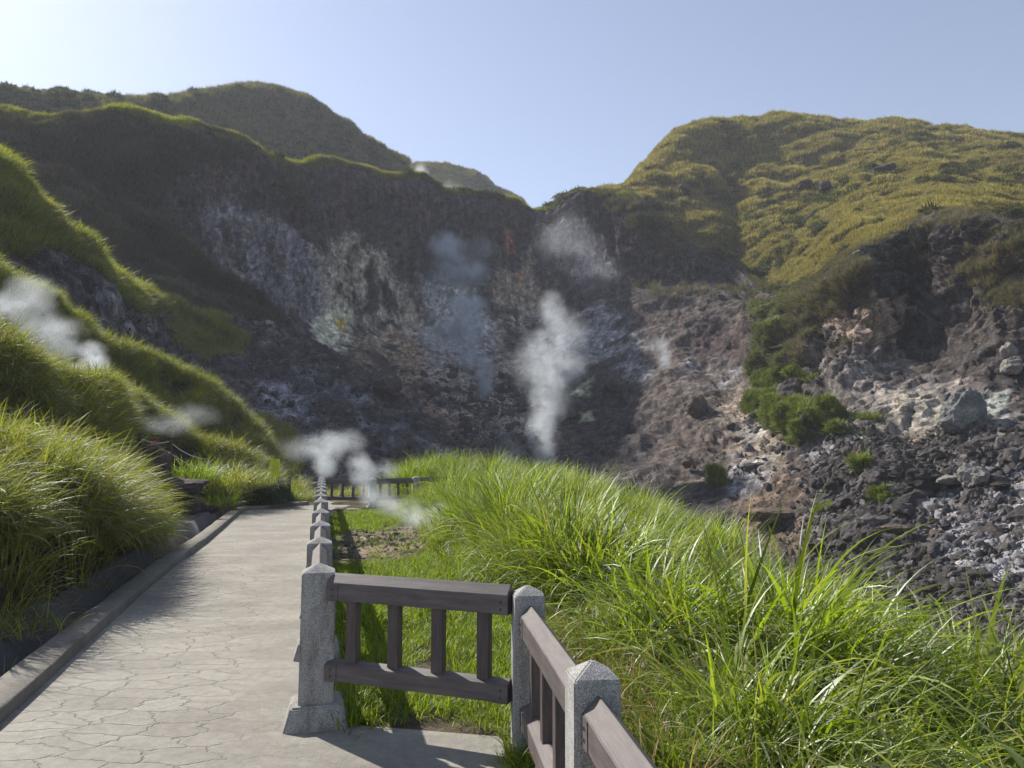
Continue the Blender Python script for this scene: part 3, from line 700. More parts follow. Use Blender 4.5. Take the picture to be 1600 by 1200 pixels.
def strip(name, line, prof, mat, label, wob=0.0, zoff=None, kind='structure', parent=None):
    """sweep a (offset to the left, z) profile along a ground line"""
    L = np.array([[p[0], p[1]] for p in line]); seg = np.linalg.norm(np.diff(L, axis=0), axis=1); s = np.concatenate([[0], np.cumsum(seg)])
    n = int(s[-1] / .12) + 2; t = np.linspace(0, s[-1], n); pts = np.stack([np.interp(t, s, L[:, k]) for k in (0, 1)], -1)
    for _ in range(3): pts[1:-1] = (pts[:-2] + pts[2:] + 2 * pts[1:-1]) / 4
    tan = np.gradient(pts, axis=0); tan /= np.linalg.norm(tan, axis=1, keepdims=True); nor = np.stack([-tan[:, 1], tan[:, 0]], -1)
    k = len(prof); V = np.zeros((n, k, 3))
    for j, (o_, z_) in enumerate(prof):
        ww = vnoise(np.stack([t * .9, t * 0 + j * 3.1, t * 0], -1), 9) * wob + vnoise(np.stack([t * 5, t * 0 + j * 1.7, t * 0], -1), 10) * wob * .35
        V[:, j, :2] = pts + nor * (o_ + ww)[:, None]; V[:, j, 2] = z_ + ww * .6 + zp(pts[:, 1])
    o = fast_mesh(name, V.reshape(-1, 3), quads(n, k), mat, False); bm = bmesh.new(); bm.from_mesh(o.data); bmesh.ops.recalc_face_normals(bm, faces=bm.faces); bm.to_mesh(o.data); bm.free()
    prop(o, label, kind=kind); return o
KL = [np.array([-2.3, 1.2])] + [p for p in LEFT[1:]] + [np.array([-7.30, 22.3]), np.array([-7.05, 22.9]), np.array([-6.75, 23.6]), np.array([-6.45, 24.3])]
strip("kerb", KL, [(0, -.06), (0.0, .085), (.02, .10), (.23, .10), (.25, .085), (.25, -.3)], M_KERB, "worn concrete kerb along the left edge of the path", wob=.012)
strip("drainage_ditch", KL[:-2], [(.22, -.30), (.40, -.30), (.46, -.22), (.66, .13), (.74, .14)], M_DITCH, "concrete drain channel behind the kerb, toned dark for its shade", wob=.02)
strip("ditch_shoulder", KL[:-2], [(.735, .135), (.95, .12), (1.25, .10)], M_KERB, "pale concrete shoulder between drain and bank", wob=.03)

# ------------------------------------------------------------------ fences
def post_mesh(wd, h, ws=1.0):
    mb = MB(); a, b = wd / 2 * 1.06, wd / 2
    mb.hexa([(-a,-a,-.15),(a,-a,-.15),(a,a,-.15),(-a,a,-.15),(-b,-b,h-.052),(b,-b,h-.052),(b,b,h-.052),(-b,b,h-.052)])
    k = len(mb.v); mb.f.pop(1)
    mb.v += [(-.006,-.006,h),(.006,-.006,h),(.006,.006,h),(-.006,.006,h)]
    mb.f += [(4,5,k+1,k),(5,6,k+2,k+1),(6,7,k+3,k+2),(7,4,k,k+3),(k,k+1,k+2,k+3)]
    return mb
def post(fence, x, y, z, yaw, wd=.205, h=.963, base=True, tilt=0.0):
    xf = Matrix.Translation((0, 0, 0))
    o = post_mesh(wd, h).build('post', M_GRAN, fence, bevel=.009)
    o.location = (x, y, z); o.rotation_euler = (tilt, tilt * .6, yaw)
    if base:
        mb = MB(); a, b = .212, .150
        mb.hexa([(-a,-a,-.08),(a,-a,-.08),(a,a,-.08),(-a,a,-.08),(-b,-b,.125),(b,-b,.125),(b,b,.125),(-b,b,.125)])
        bo = mb.build('base', M_GRAN, o, bevel=.012)
    return o
def panel(fence, p, q, gap=.10, dz=0.0, nb=4, bz=0.0, bolts=True):
    """rails and balusters between two post centres p and q (x,y,z)"""
    p = Vector(p); q = Vector(q); d = q - p; L = d.length; yaw = math.atan2(d.y, d.x); pit = -math.asin(d.z / L)
    def place(o): o.location = p; o.rotation_euler = (0, pit, yaw)
    a, b = gap + .002, L - gap - .002
    t = MB(); z0, z1, z2, hw = .757 + dz, .862 + dz, .918 + dz, .056
    t.prism([(-hw, z0), (hw, z0), (hw, z1), (0, z2), (-hw, z1)], a, b)
    tr = t.build('top_rail', M_WOOD, fence, bevel=.003); place(tr)
    t = MB(); y0, y1, y2 = .275 + dz + bz, .372 + dz + bz, .398 + dz + bz
    t.prism([(-hw, y0), (hw, y0), (hw, y1), (0, y2), (-hw, y1)], a, b)
    brl = t.build('bottom_rail', M_WOOD, fence, bevel=.003); place(brl)
    for rail, (u0, u1, u2) in ((tr, (z0, z1, z2)), (brl, (y0, y1, y2))):
        for s0, s1 in ((a - .0015, a + .085), (b - .085, b + .0015)):
            m = MB(); e = hw + .0035; m.prism([(-e, u0 - .003), (e, u0 - .003), (e, u1 - .002), (-e, u1 - .002)], s0, s1)
            br = m.build('bracket', M_WOOD, rail, bevel=.0015)
            if bolts:
                for sy in (-1, 1):
                    for zz in (u0 + .028, u0 + .068):
                        m = MB(); c = (s0 + s1) / 2; m.box(c - .006, c + .006, min(sy * e, sy * (e + .003)), max(sy * e, sy * (e + .003)), zz - .006, zz + .006)
                        m.build('bolt', M_BOLT, rail)
    for i in range(nb):
        c = a + (b - a) * (i + .5 + (0.12 * ((nb - 1) / 2 - i) / nb)) / nb
        m = MB(); m.box(c - .037, c + .037, -.028, .028, y1 + .004, z0 - .0005)
        o = m.build('baluster', M_WOODV, fence, bevel=.003); place(o)

rowfence = empty('fence', (0, 0, 0))
prop(rowfence, "long stone post and brown wood fence lining the path, running away from the viewer", "fence", "stone post and wood rail fences")
RY = [4.89 + 1.575 * i for i in range(12)]
rp = [(float(xr(y)), y, float(zp(y)) + .004) for y in RY]; ryaw = math.atan(.25)
for i, (x, y, z) in enumerate(rp):
    post(rowfence, x, y, z, ryaw + random.uniform(-.012, .012), tilt=random.uniform(-.004, .004))
    if i: panel(rowfence, rp[i - 1], rp[i], bolts=False)
corner = empty('fence', (0, 0, 0))
prop(corner, "nearest fence with two rough stone posts and brown rails turning toward the viewer", "fence", "stone post and wood rail fences")
c2 = (.09, 4.35, .0); c3 = (.286, 2.78, .0); c4 = (.482, 1.21, .0)
post(corner, *c2, math.atan2(.196, 1.57), wd=.168, h=.922, base=False); post(corner, *c3, math.atan2(.196, 1.57), wd=.166, h=.922, base=False)
post(corner, *c4, math.atan2(.196, 1.57), wd=.168, h=.922, base=False)
panel(corner, (rp[0][0], rp[0][1] - .02, 0), c2, gap=.1)
panel(corner, c2, c3, gap=.086, dz=-.092); panel(corner, c3, c4, gap=.086, dz=-.092)
farf = empty('fence', (0, 0, 0))
prop(farf, "distant fence crossing behind the lawn between the path end and the green grass mound", "fence", "stone post and wood rail fences")
fp = [rp[-1], (-4.17, 22.75, .02), (-2.95, 23.3, .05), (-1.75, 23.9, .06)]
for i in (1, 2, 3): post(farf, *fp[i], .4)
for i in (1, 2, 3): panel(farf, fp[i - 1], fp[i], bolts=False)
lf = empty('fence', (0, 0, 0))
prop(lf, "farthest low fence beyond the bend of the path, left of the stone post row", "fence", "stone post and wood rail fences")
lp = [(-10.2, 30.3, -.30), (-8.32, 30.2, -.32), (-6.75, 30.1, -.32), (-5.2, 30.0, -.32), (-3.6, 29.9, -.32)]
for i, p_ in enumerate(lp):
    post(lf, *p_, 0, base=False)
    if i: panel(lf, lp[i - 1], p_, bolts=False)

# rope fences by the grass slope
def tube(name, pts, r, mat, parent=None, n=5):
    V = []; Fc = []
    for i, p in enumerate(pts):
        p = Vector(p); t = (Vector(pts[min(i + 1, len(pts) - 1)]) - Vector(pts[max(i - 1, 0)])).normalized()
        s = t.cross(Vector((0, 0, 1))).normalized(); u = s.cross(t)
        for k in range(n): a = 2 * math.pi * k / n; V.append(tuple(p + (s * math.cos(a) + u * math.sin(a)) * r))
        if i: Fc += [((i - 1) * n + k, (i - 1) * n + (k + 1) % n, i * n + (k + 1) % n, i * n + k) for k in range(n)]
    return mesh_obj(name, V, Fc, mat, parent, True)
M_ROPE = plain_mat("pale_rope", (0.42, 0.42, 0.40), 0.9)
rf = empty('rope_fence', (0, 0, 0)); prop(rf, "dark wooden posts with two sagging pale ropes above the left boulders", "fence")
rpp = [P(150, 688, 18.6), P(219, 677, 19.0), P(266, 684, 19.8), P(322, 712, 21.6)]
for k, p_ in enumerate(rpp):
    m = MB(); m.box(-.055, .055, -.055, .055, -1.1, 0); o_ = m.build('post', M_DWOOD, rf, bevel=.006); o_.location = p_
for k in range(3):
    for dz in (-.10, -.36):
        a, b = Vector(rpp[k]), Vector(rpp[k + 1])
        tube('rope', [a.lerp(b, t) + Vector((0, -.06, dz - .09 * math.sin(math.pi * t))) for t in np.linspace(0, 1, 12)], .013, M_ROPE, rf)
rf2 = empty('rope_fence', (0, 0, 0)); prop(rf2, "short rope fence with dark post beside the round bush at the path bend", "fence")
a = P(452, 743, 24.6)
for p_ in (a,):
    m = MB(); m.box(-.05, .05, -.05, .05, -.95, 0); o_ = m.build('post', M_DWOOD, rf2, bevel=.006); o_.location = p_
for dz in (-.12, -.38):
    tube('rope', [Vector(P(432, 741, 22.6)).lerp(Vector(a), t) + Vector((0, 0, dz - .05 * math.sin(math.pi * t))) for t in np.linspace(0, 1, 10)], .013, M_ROPE, rf2)

# signs
def text_part(name, body, size, mat, parent, loc, rot=(R(90), 0, 0)):
    cu = bpy.data.curves.new(name, 'FONT'); cu.body = body; cu.size = size; cu.align_x = 'CENTER'; cu.align_y = 'CENTER'
    cu.extrude = .0008
    o = bpy.data.objects.new(name, cu); COL.objects.link(o)
    dg = bpy.context.evaluated_depsgraph_get(); me = bpy.data.meshes.new_from_object(o.evaluated_get(dg)); bpy.data.objects.remove(o)
    me.materials.clear(); me.materials.append(mat); mo = bpy.data.objects.new(name, me); COL.objects.link(mo)
    mo.parent = parent; mo.location = loc; mo.rotation_euler = rot; return mo
M_YEL = plain_mat("yellow_sign_board", (0.62, 0.66, 0.03), 0.5); M_REDS = plain_mat("red_sign_board", (0.70, 0.085, 0.03), 0.5)
M_INK = plain_mat("black_ink", (0.05, 0.06, 0.01), 0.6); M_WHITE = plain_mat("white_paint", (0.75, 0.7, 0.65), 0.6)
ys_ = empty('sign', P(428.5, 772, 23.4)); prop(ys_, "yellow green upright notice board rising from grass at the path bend", "sign")
b0 = P(428.5, 772, 23.4); b1 = P(428.5, 717, 23.4); h_ = b1[2] - b0[2]
m = MB(); m.box(-.14, .14, 0, .02, h_ - .56, h_); m.build('board', M_YEL, ys_, bevel=.004)
m = MB(); m.box(-.12, -.09, .021, .05, -.2, h_ - .05); m.box(.09, .12, .021, .05, -.2, h_ - .05); m.build('leg', M_DWOOD, ys_)
m = MB()
m.box(-.012, .012, -.003, -.001, h_ - .06, h_ - .025)
for r_ in range(6):
    zz = h_ - .12 - r_ * .055
    for c_ in range(6):
        x_ = -.10 + c_ * .036
        if (r_ * 5 + c_ * 3) % 7: m.box(x_, x_ + .022, -.003, -.001, zz - .012, zz)
m.build('lettering', M_INK, ys_)
rs = empty('sign', (Vector(rpp[1]).lerp(Vector(rpp[2]), .5) + Vector((0, -.09, -.2)))); prop(rs, "small red warning plate hanging on the rope fence", "sign")
m = MB(); m.box(-.085, .085, 0, .008, -.075, .075); m.build('plate', M_REDS, rs, bevel=.002)
text_part('lettering', "\u5371\u96aa", .075, M_WHITE, rs, (0, -.002, .012))

# small panel on a pole on the skyline
mp_ = empty('monitoring_post', P(97, 158, 137)); prop(mp_, "tiny dark tilted panel on a pole on the left skyline", "panel")
m = MB(); m.box(-.09, .09, -.09, .09, -1.5, 2.2); m.build('pole', M_DWOOD, mp_)
m = MB(); m.box(-.62, .62, -.45, .45, -.05, .05); o_ = m.build('panel', plain_mat("dark_panel", (.02, .02, .03), .3), mp_); o_.location = (0, 0, 2.3); o_.rotation_euler = (R(35), R(18), 0)

# ------------------------------------------------------------------ boulders
def rock_geo(seed, sub=4, flat=1.0, nplane=16, rough=.06):
    bm = bmesh.new(); bmesh.ops.create_icosphere(bm, subdivisions=sub, radius=1); r = np.random.default_rng(seed)
    d = np.array([v.co[:] for v in bm.verts]); n = r.normal(size=(nplane, 3)); n /= np.linalg.norm(n, axis=1)[:, None]; h = r.uniform(.62, 1.0, nplane)
    dot = d @ n.T; rad = np.where(dot > .05, h / np.maximum(dot, .05), 9).min(1); rad = np.minimum(rad, 1.25)
    v = d * rad[:, None]; v = v * (1 + fbm(v * 2.2 + seed, 4, seed)[:, None] * rough * 3); v[:, 2] *= flat
    for q, c in zip(bm.verts, v): q.co = c
    me = bpy.data.meshes.new("rock"); bm.to_mesh(me); bm.free(); return me
RG = [rock_geo(s, 5, f, 24 + 2 * s, .10) for s, f in ((1, .8), (2, .7), (3, .95), (4, .6), (5, .85))] + [rock_geo(9, 5, 1.0, 46, .12)]
def boulder(px, py, wpx, hpx, label, mat, g=0, Y=None, sink=.25, group=None, rz=None, loc=None, depth=1.0):
    if loc is None:
        if Y is None: c, _ = visible_pick(px, py + hpx * .35)
        else: c = P(px, py + hpx * .3, Y)
    else: c = loc
    s = c[1] / F; me = RG[g].copy(); me.materials.clear(); me.materials.append(mat)
    o = bpy.data.objects.new('boulder', me); COL.objects.link(o)
    k = random.uniform(0, 6.28) if rz is None else rz
    zz = P(px, py, c[1])[2]
    o.location = (c[0], c[1], zz); o.rotation_euler = (0, 0, k)
    o.scale = (wpx * s / 2 / .93, wpx * s / 2 / .93 * depth, hpx * s / 2 / .72)
    prop(o, label, "rock", group); return o
boulder(238, 720, 56, 42, "grey brown boulder under the rope fence, topmost of the left pile", M_BROWN, 0, 18.6)
boulder(205, 728, 34, 34, "small reddish stone left of the topmost boulder of the pile", M_BROWN, 0, 18.9)
boulder(262, 762, 96, 42, "wide dark flat boulder in the middle of the left rock pile", M_ROCK, 3, 18.3)
boulder(288, 790, 52, 52, "pointed dark boulder standing at the foot of the grass clumps", M_ROCK, 2, 18.9)
boulder(312, 797, 26, 20, "small rounded stone right of the pointed dark boulder", M_ROCK, 0, 19.4)
boulder(333, 796, 20, 14, "smallest low stone nearest the drain", M_ROCK, 4, 19.8)
boulder(1518, 746, 46, 34, "large pale angular slab on the right rubble floor", M_PALE, 2)
boulder(1484, 750, 38, 22, "pale wedge shaped rock left of the large angular slab", M_PALE, 3)
boulder(1522, 728, 16, 12, "small pale block perched behind the large slab", M_PALE, 0)
boulder(1440, 752, 52, 38, "big dark grey block left of the pale slabs", M_RUB, 4)
boulder(1464, 834, 26, 20, "rusty brown boulder at the edge of the white deposit", M_BROWN, 1)
boulder(1398, 828, 40, 24, "dark brown boulder in the lower rubble", M_BROWN, 3)
boulder(1583, 852, 16, 18, "rounded pale boulder near the right edge inside the white patch", M_PALE, 0)
boulder(1577, 546, 22, 34, "upper of two rounded pale boulders in the right cliff", M_PALE, 1)
boulder(1580, 574, 34, 28, "lower of two rounded pale boulders in the right cliff", M_PALE, 0)
boulder(1428, 486, 24, 16, "pale lump jutting from the cliff below the tan face", M_PALE, 4)
boulder(1344, 395, 16, 12, "pale stone at the very top of the tan rock face", M_PALE, 1)
boulder(1085, 636, 40, 30, "brown outcrop block in the gully right of the steam", M_BROWN, 2)
boulder(1072, 722, 20, 22, "reddish rounded stone low in the brown gully", M_BROWN, 1)
boulder(1152, 685, 18, 10, "orange tinted stone beside the pale slope", M_BROWN, 3)
boulder(1205, 806, 64, 34, "broad brown rock ledge just above the tall grass", M_BROWN, 3)
boulder(602, 602, 56, 44, "black lava outcrop on the shaded scree left of the plumes", M_ROCK, 2)
boulder(895, 648, 22, 18, "round dark boulder right of the big steam plume", M_ROCK, 0)
boulder(960, 600, 44, 34, "dark craggy outcrop below the pale slope", M_ROCK, 2)
boulder(1505, 648, 62, 64, "ribbed grey green knob of rock at the cliff foot", M_KNOB, 5, depth=1.2)
boulder(1240, 620, 50, 46, "dark rounded rock rib between the bright shrubs", M_ROCK, 0)
boulder(1235, 545, 60, 26, "grey hump of rock above the bright shrubs", M_RUB, 1)
boulder(1345, 710, 22, 24, "reddish brown block high in the rubble", M_BROWN, 2)
boulder(1302, 762, 30, 34, "leaning dark rock at left of the rubble field", M_RUB, 2)
boulder(1560, 760, 30, 14, "flat grey slab at the upper right of the white deposit", M_RUB, 4)
OUT = "dark rock outcrops in the grass of the right hill"
for cx, cy, w_, h_, lb in ((1380,263,30,16,"dark rock outcrop highest in the grass of the right hill"),(1362,290,16,14,"small dark outcrop below the highest one on the right hill"),(1283,291,24,16,"dark cleft rock right of its grey twin on the hillside"),
                         (1252,290,26,14,"grey cleft rock left of its dark twin on the hillside"),(1070,296,28,14,"dark outcrop low at the left end of the sunlit hill"),(1334,304,14,14,"small round outcrop in the middle of the hillside"),(1257,340,14,14,"lone dark stone in the lower hillside brush")):
    boulder(cx, cy, w_, h_, lb, M_ROCK, random.randrange(5), group=OUT)

# ------------------------------------------------------------------ scattering tools
def tuft(name, n, spread, L, wd, lean, droop, seg, mat, seed, upright=0.0):
    """one tuft of tapering, arching blades; returns an unlinked object"""
    r = np.random.default_rng(seed); V = []; Q = []; br = []; al = []
    for i in range(n):
        az = r.uniform(0, 2 * math.pi); rad = spread * math.sqrt(r.uniform()); b = np.array([math.cos(az) * rad, math.sin(az) * rad, -.03])
        az2 = az + r.normal(0, .9); ln = abs(r.normal(lean, lean * .5)); l = L * r.uniform(.55, 1.1); ww = wd * r.uniform(.6, 1.25)
        dr = droop * r.uniform(.4, 1.5); k0 = len(V); p = b.copy(); th = ln; side = np.array([-math.sin(az2), math.cos(az2), 0]); tw = r.normal(0, .5); bb = r.uniform()
        for s in range(seg + 1):
            t = s / seg; wv = ww * (1 - t ** 2.2) * min(1, .45 + t * 2.5) * .5 + .0006
            sd = side * math.cos(tw * t) + np.array([0, 0, 1]) * math.sin(tw * t)
            V.append(p - sd * wv); V.append(p + sd * wv); br += [bb, bb]; al += [t, t]
            th = ln + dr * t ** 1.6
            p = p + np.array([math.cos(az2) * math.sin(th), math.sin(az2) * math.sin(th), math.cos(th)]) * l / seg
        for s in range(seg): a_ = k0 + 2 * s; Q.append((a_, a_ + 1, a_ + 3, a_ + 2))
    o = fast_mesh(name, np.array(V), np.array(Q), mat, True, link=False)
    for nm, arr in (("brand", br), ("along", al)):
        a_ = o.data.attributes.new(nm, 'FLOAT', 'POINT'); a_.data.foreach_set("value", np.array(arr, np.float32))
    return o
def scatter(name, pts, protos, scale, label, cat, rot=None, tint=None):
    n = len(pts); me = bpy.data.meshes.new(name); me.vertices.add(n); me.vertices.foreach_set("co", pts.astype(np.float32).ravel())
    if tint is None and cat in ('grass', 'brush') and n > 6000: tint = np.clip(.55 * RNG.uniform(0, 1, n) + .45 * (.5 + 1.4 * fbm(pts * .11, 3, 191)), 0, 1)
    if rot is None: rot = np.stack([RNG.normal(0, .12, n), RNG.normal(0, .12, n), RNG.uniform(0, 6.283, n)], -1)
    a = me.attributes.new("rot", 'FLOAT_VECTOR', 'POINT'); a.data.foreach_set("vector", rot.astype(np.float32).ravel())
    if np.ndim(scale) == 1: scale = np.repeat(scale[:, None], 3, 1)
    a = me.attributes.new("scl", 'FLOAT_VECTOR', 'POINT'); a.data.foreach_set("vector", scale.astype(np.float32).ravel())
    a = me.attributes.new("tint", 'FLOAT', 'POINT'); a.data.foreach_set("value", (RNG.uniform(0, 1, n) if tint is None else tint).astype(np.float32))
    a = me.attributes.new("which", 'INT', 'POINT'); a.data.foreach_set("value", RNG.integers(0, len(protos), n).astype(np.int32))
    o = bpy.data.objects.new(name, me); COL.objects.link(o)
    cl = bpy.data.collections.new(name + "_shapes")
    for p_ in protos: cl.objects.link(p_)
    ng = bpy.data.node_groups.new(name + "_scatter", 'GeometryNodeTree')
    ng.interface.new_socket("Geometry", in_out='INPUT', socket_type='NodeSocketGeometry'); ng.interface.new_socket("Geometry", in_out='OUTPUT', socket_type='NodeSocketGeometry')
    N = ng.nodes; gi = N.new('NodeGroupInput'); go = N.new('NodeGroupOutput'); ip = N.new('GeometryNodeInstanceOnPoints'); mp = N.new('GeometryNodeMeshToPoints')
    ci = N.new('GeometryNodeCollectionInfo'); ci.inputs['Collection'].default_value = cl; ci.inputs['Separate Children'].default_value = True; ci.inputs['Reset Children'].default_value = True
    def at(nm, ty): x = N.new('GeometryNodeInputNamedAttribute'); x.data_type = ty; x.inputs['Name'].default_value = nm; return x.outputs['Attribute']
    lk = ng.links.new
    lk(gi.outputs[0], mp.inputs['Mesh']); lk(mp.outputs[0], ip.inputs['Points']); lk(ci.outputs[0], ip.inputs['Instance'])
    ip.inputs['Pick Instance'].default_value = True; lk(at('which', 'INT'), ip.inputs['Instance Index'])
    e = N.new('FunctionNodeEulerToRotation'); lk(at('rot', 'FLOAT_VECTOR'), e.inputs[0]); lk(e.outputs[0], ip.inputs['Rotation']); lk(at('scl', 'FLOAT_VECTOR'), ip.inputs['Scale'])
    lk(ip.outputs[0], go.inputs[0])
    md = o.modifiers.new("scatter", 'NODES'); md.node_group = ng
    prop(o, label, cat, kind='stuff'); return o
def on_grid(W, mask, n, N=None, lo=-140, hi=1740, front=True):
    """random points on a terrain grid, weighted by area x mask, only where the photo could see them"""
    e1 = W[1:, :-1] - W[:-1, :-1]; e2 = W[:-1, 1:] - W[:-1, :-1]; A = np.linalg.norm(np.cross(e1, e2), axis=-1)
    a, b = proj(W[:-1, :-1]); ok = (a > lo) & (a < hi) & (b < 1260) & (W[:-1, :-1, 1] > .4)
    if N is not None and front:
        v = np.array([0, 0, EYE]) - W[:-1, :-1]; v /= np.linalg.norm(v, axis=-1, keepdims=True); ok &= (N[:-1, :-1] * v).sum(-1) > -.25
    pr = (A * mask[:-1, :-1] * ok).ravel(); tot = pr.sum(); pr /= tot
    k = RNG.choice(len(pr), n, p=pr); i, j = np.unravel_index(k, A.shape); u = RNG.uniform(0, 1, (n, 1)); v = RNG.uniform(0, 1, (n, 1))
    p = W[i, j] + (W[i + 1, j] - W[i, j]) * u + (W[i, j + 1] - W[i, j]) * v
    return p, (N[i, j] if N is not None else None), mask[i, j]
def var_(p, f=.55, a=.4, s=161): return 1 + a * fbm(p * f, 3, s) * 1.6
def slope_rot(Nn, n, amt=.45, jit=.2):
    """tilt instances part way towards the slope normal"""
    up = np.array([0, 0, 1.0]); t = up * (1 - amt) + Nn * amt; t /= np.linalg.norm(t, axis=1, keepdims=True); t += RNG.normal(0, jit * .5, t.shape)
    # euler XYZ that sends z to t:  Rx then Ry (with z-rotation applied first inside the tuft)
    rx = np.arctan2(-t[:, 1], t[:, 2]); ry = np.arctan2(t[:, 0], np.hypot(t[:, 1], t[:, 2]))
    return np.stack([rx, ry, 0 * rx], -1)

# ------------------------------------------------------------------ rubble
RP = []
for s in range(6):
    me = rock_geo(20 + s, 2, random.choice((.55, .75, .95)), 12, .05); me.materials.append(M_RUB); RP.append(bpy.data.objects.new("stone", me))
rm = smooth(1230, 1320, px0) * smooth(655, 705, py0) * (1 - shrub) * .9 + smooth(1050, 1200, px0) * smooth(600, 700, py0) * .06
rm = rm + smooth(500, 640, px0) * smooth(560, 640, py0) * .12 * (1 - rm.clip(0, 1)) * smooth(900, 760, px0)
rm = rm * (1 - .6 * smooth(-20, 20, poly_d(px0, py0, [(1440,765),(1560,745),(1760,770),(1760,900),(1520,915),(1450,870)])))
rm = rm * (W0[..., 2] > -9) * (0.35 + smooth(-.1, .3, fbm(W0 * .25, 3, 131)))
pts, nn, mk = on_grid(W1, rm * (50 / W1[..., 1]) ** 1.2, 44000, N0)
sz = .042 * (RNG.pareto(2.0, len(pts)) + 1); sz = np.clip(sz, .03, .34) * np.clip(pts[:, 1] / 42, .6, 2.2)
ppx, ppy = proj(pts); wht = smooth(-20, 20, poly_d(ppx, ppy, [(1440,765),(1560,745),(1760,770),(1760,900),(1520,915),(1450,870)]))
tn = np.clip(RNG.beta(1.8, 2.2, len(pts)) * .85 + wht * RNG.uniform(.1, .6, len(pts)) + (RNG.uniform(size=len(pts)) > .95) * .3, 0, 1)
scatter("rubble", pts, RP, np.stack([sz * RNG.uniform(.8, 1.4, len(pts)), sz, sz * RNG.uniform(.6, 1.1, len(pts))], -1), "loose grey and dark rubble covering the crater floor and scree", "rubble",
        rot=RNG.uniform(0, 6.28, (len(pts), 3)), tint=tn)
BRP = []
for s_ in range(5):
    me = rock_geo(40 + s_, 4, random.choice((.6, .75, .9)), 18, .09); me.materials.append(M_RUB); BRP.append(bpy.data.objects.new("block", me))
pb, nn, mk = on_grid(W1, rm * smooth(1150, 1250, px0), 420, N0)
sb = RNG.uniform(.28, .75, len(pb)) ** 1.3; pb[:, 2] -= sb * .25
scatter("rubble", pb, BRP, np.stack([sb * RNG.uniform(.8, 1.4, len(pb)), sb, sb * .9], -1), "larger dark blocks half buried in the rubble at right", "rubble", rot=np.stack([RNG.normal(0, .3, len(pb)), RNG.normal(0, .3, len(pb)), RNG.uniform(0, 6.28, len(pb))], -1), tint=RNG.uniform(.05, .6, len(pb)))  # blocks added and tinted dark to stand for shadows among the rocks
pts, nn, mk = on_grid(WS[0], (1 - WS[4]) * (WS[3] < 790), 9000, WS[1])
sz = np.clip(.03 * (RNG.pareto(2.3, len(pts)) + 1), .03, .3) * np.clip(pts[:, 1] / 42, .6, 2)
scatter("rubble", pts, RP, sz, "small stones lying on the dark scree spur", "rubble", rot=RNG.uniform(0, 6.28, (len(pts), 3)), tint=RNG.beta(1.5, 2.6, len(pts)))

# ------------------------------------------------------------------ grass on far slopes
def hill_protos(mat, sd, n=26, L=1.0, wd=.05, seg=3, lean=.45, droop=1.0, spread=.4): return [tuft("tuft", n, spread, L, wd, lean, droop, seg, mat, sd + k) for k in range(5)]
M_GSHADE = grass_mat('shaded_slope_grass', (0.135, 0.13, 0.088), (0.21, 0.17, 0.13), 0.3, 0.06, 0.45)  # greyer, browner grass: the slope's shade is put into the colour
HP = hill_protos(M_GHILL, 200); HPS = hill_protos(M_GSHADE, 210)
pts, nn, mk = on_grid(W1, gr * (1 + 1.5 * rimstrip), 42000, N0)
scatter("grass", pts, HPS, RNG.uniform(.6, 1.25, len(pts)) * np.clip(pts[:, 1] / 85, .55, 1.2) * np.where(np.interp(proj(pts)[0], rim_x, rim_y) > proj(pts)[1] - 14, .5, 1) * var_(pts, .35), "shade-toned grass cloaking the shaded upper crater slopes", "grass", rot=slope_rot(nn, len(pts)))
RPt = [tuft("tuft", 26, .35, 1.0, .05, .5, 1.0, 3, M_GBANK, 240 + k) for k in range(4)]  # sunlight on the rim is put into this brighter grass colour
rmask = smooth(8, 3, np.abs(below)) * ((np.arange(W0.shape[1])[None, :] > 30)) * smooth(-100, 60, px0) * smooth(1010, 960, px0) * smooth(-.45, .15, fbm(W0 * .35, 3, 65))
pts, nn, mk = on_grid(W1, rmask, 8000, N0, front=False)
scatter("grass", pts, RPt, RNG.uniform(.35, .8, len(pts)) * var_(pts, .3), "sunlit fringe of grass along the crater rim", "grass")
pts, nn, mk = on_grid(WB[0], WB[4], 26000, WB[1])
scatter("grass", pts, HP, RNG.uniform(.45, 1.05, len(pts)) * np.clip(pts[:, 1] / 120, .8, 1.5), "long grass on the rounded far left hill", "grass", rot=slope_rot(nn, len(pts)))
pts, nn, mk = on_grid(WB2[0], WB2[4], 9000, WB2[1])
scatter("grass", pts, HP, RNG.uniform(.6, 1.3, len(pts)), "brush on the low hill shoulder beyond the rim", "grass", rot=slope_rot(nn, len(pts)))
HPR = [tuft("tuft", 34, .5, .75, .07, .6, .9, 3, M_GRIGHT, 300 + k) for k in range(5)]
pts, nn, mk = on_grid(WC[0], WC[4] ** 2 * (100 / WC[0][..., 1]) ** 1.1, 75000, WC[1])
lump = smooth(-.15, .25, fbm(pts * .38, 3, 27))
scatter("brush", pts, HPR, (RNG.uniform(.4, .75, len(pts)) + lump * .45) * np.clip(pts[:, 1] / 110, .6, 1.35), "yellow green dwarf bamboo covering the sunlit right hill", "brush", rot=slope_rot(nn, len(pts)),
        tint=np.clip(RNG.uniform(0, 1, len(pts)) * .7 + .3 * smooth(-.4, .4, fbm(pts * .12, 3, 142)), 0, 1))
SPR = [tuft("tuft", 40, .45, .6, .05, .7, .8, 3, M_GSHRUB, 400 + k) for k in range(4)]
sb2 = [tuft("tuft", 40, .45, .6, .06, .8, .9, 3, M_GBAMB, 420 + k) for k in range(4)]
pts, nn, mk = on_grid(W1, shrub * (py0 < 585) * smooth(-.3, 0, fbm(W0 * .8, 3, 74)), 4200, N0)
scatter("shrubs", pts, sb2, RNG.uniform(.5, 1.1, len(pts)) * var_(pts, .9), "grey green bamboo scrub on the steep spur above the bright shrubs", "shrubs", rot=slope_rot(nn, len(pts)))
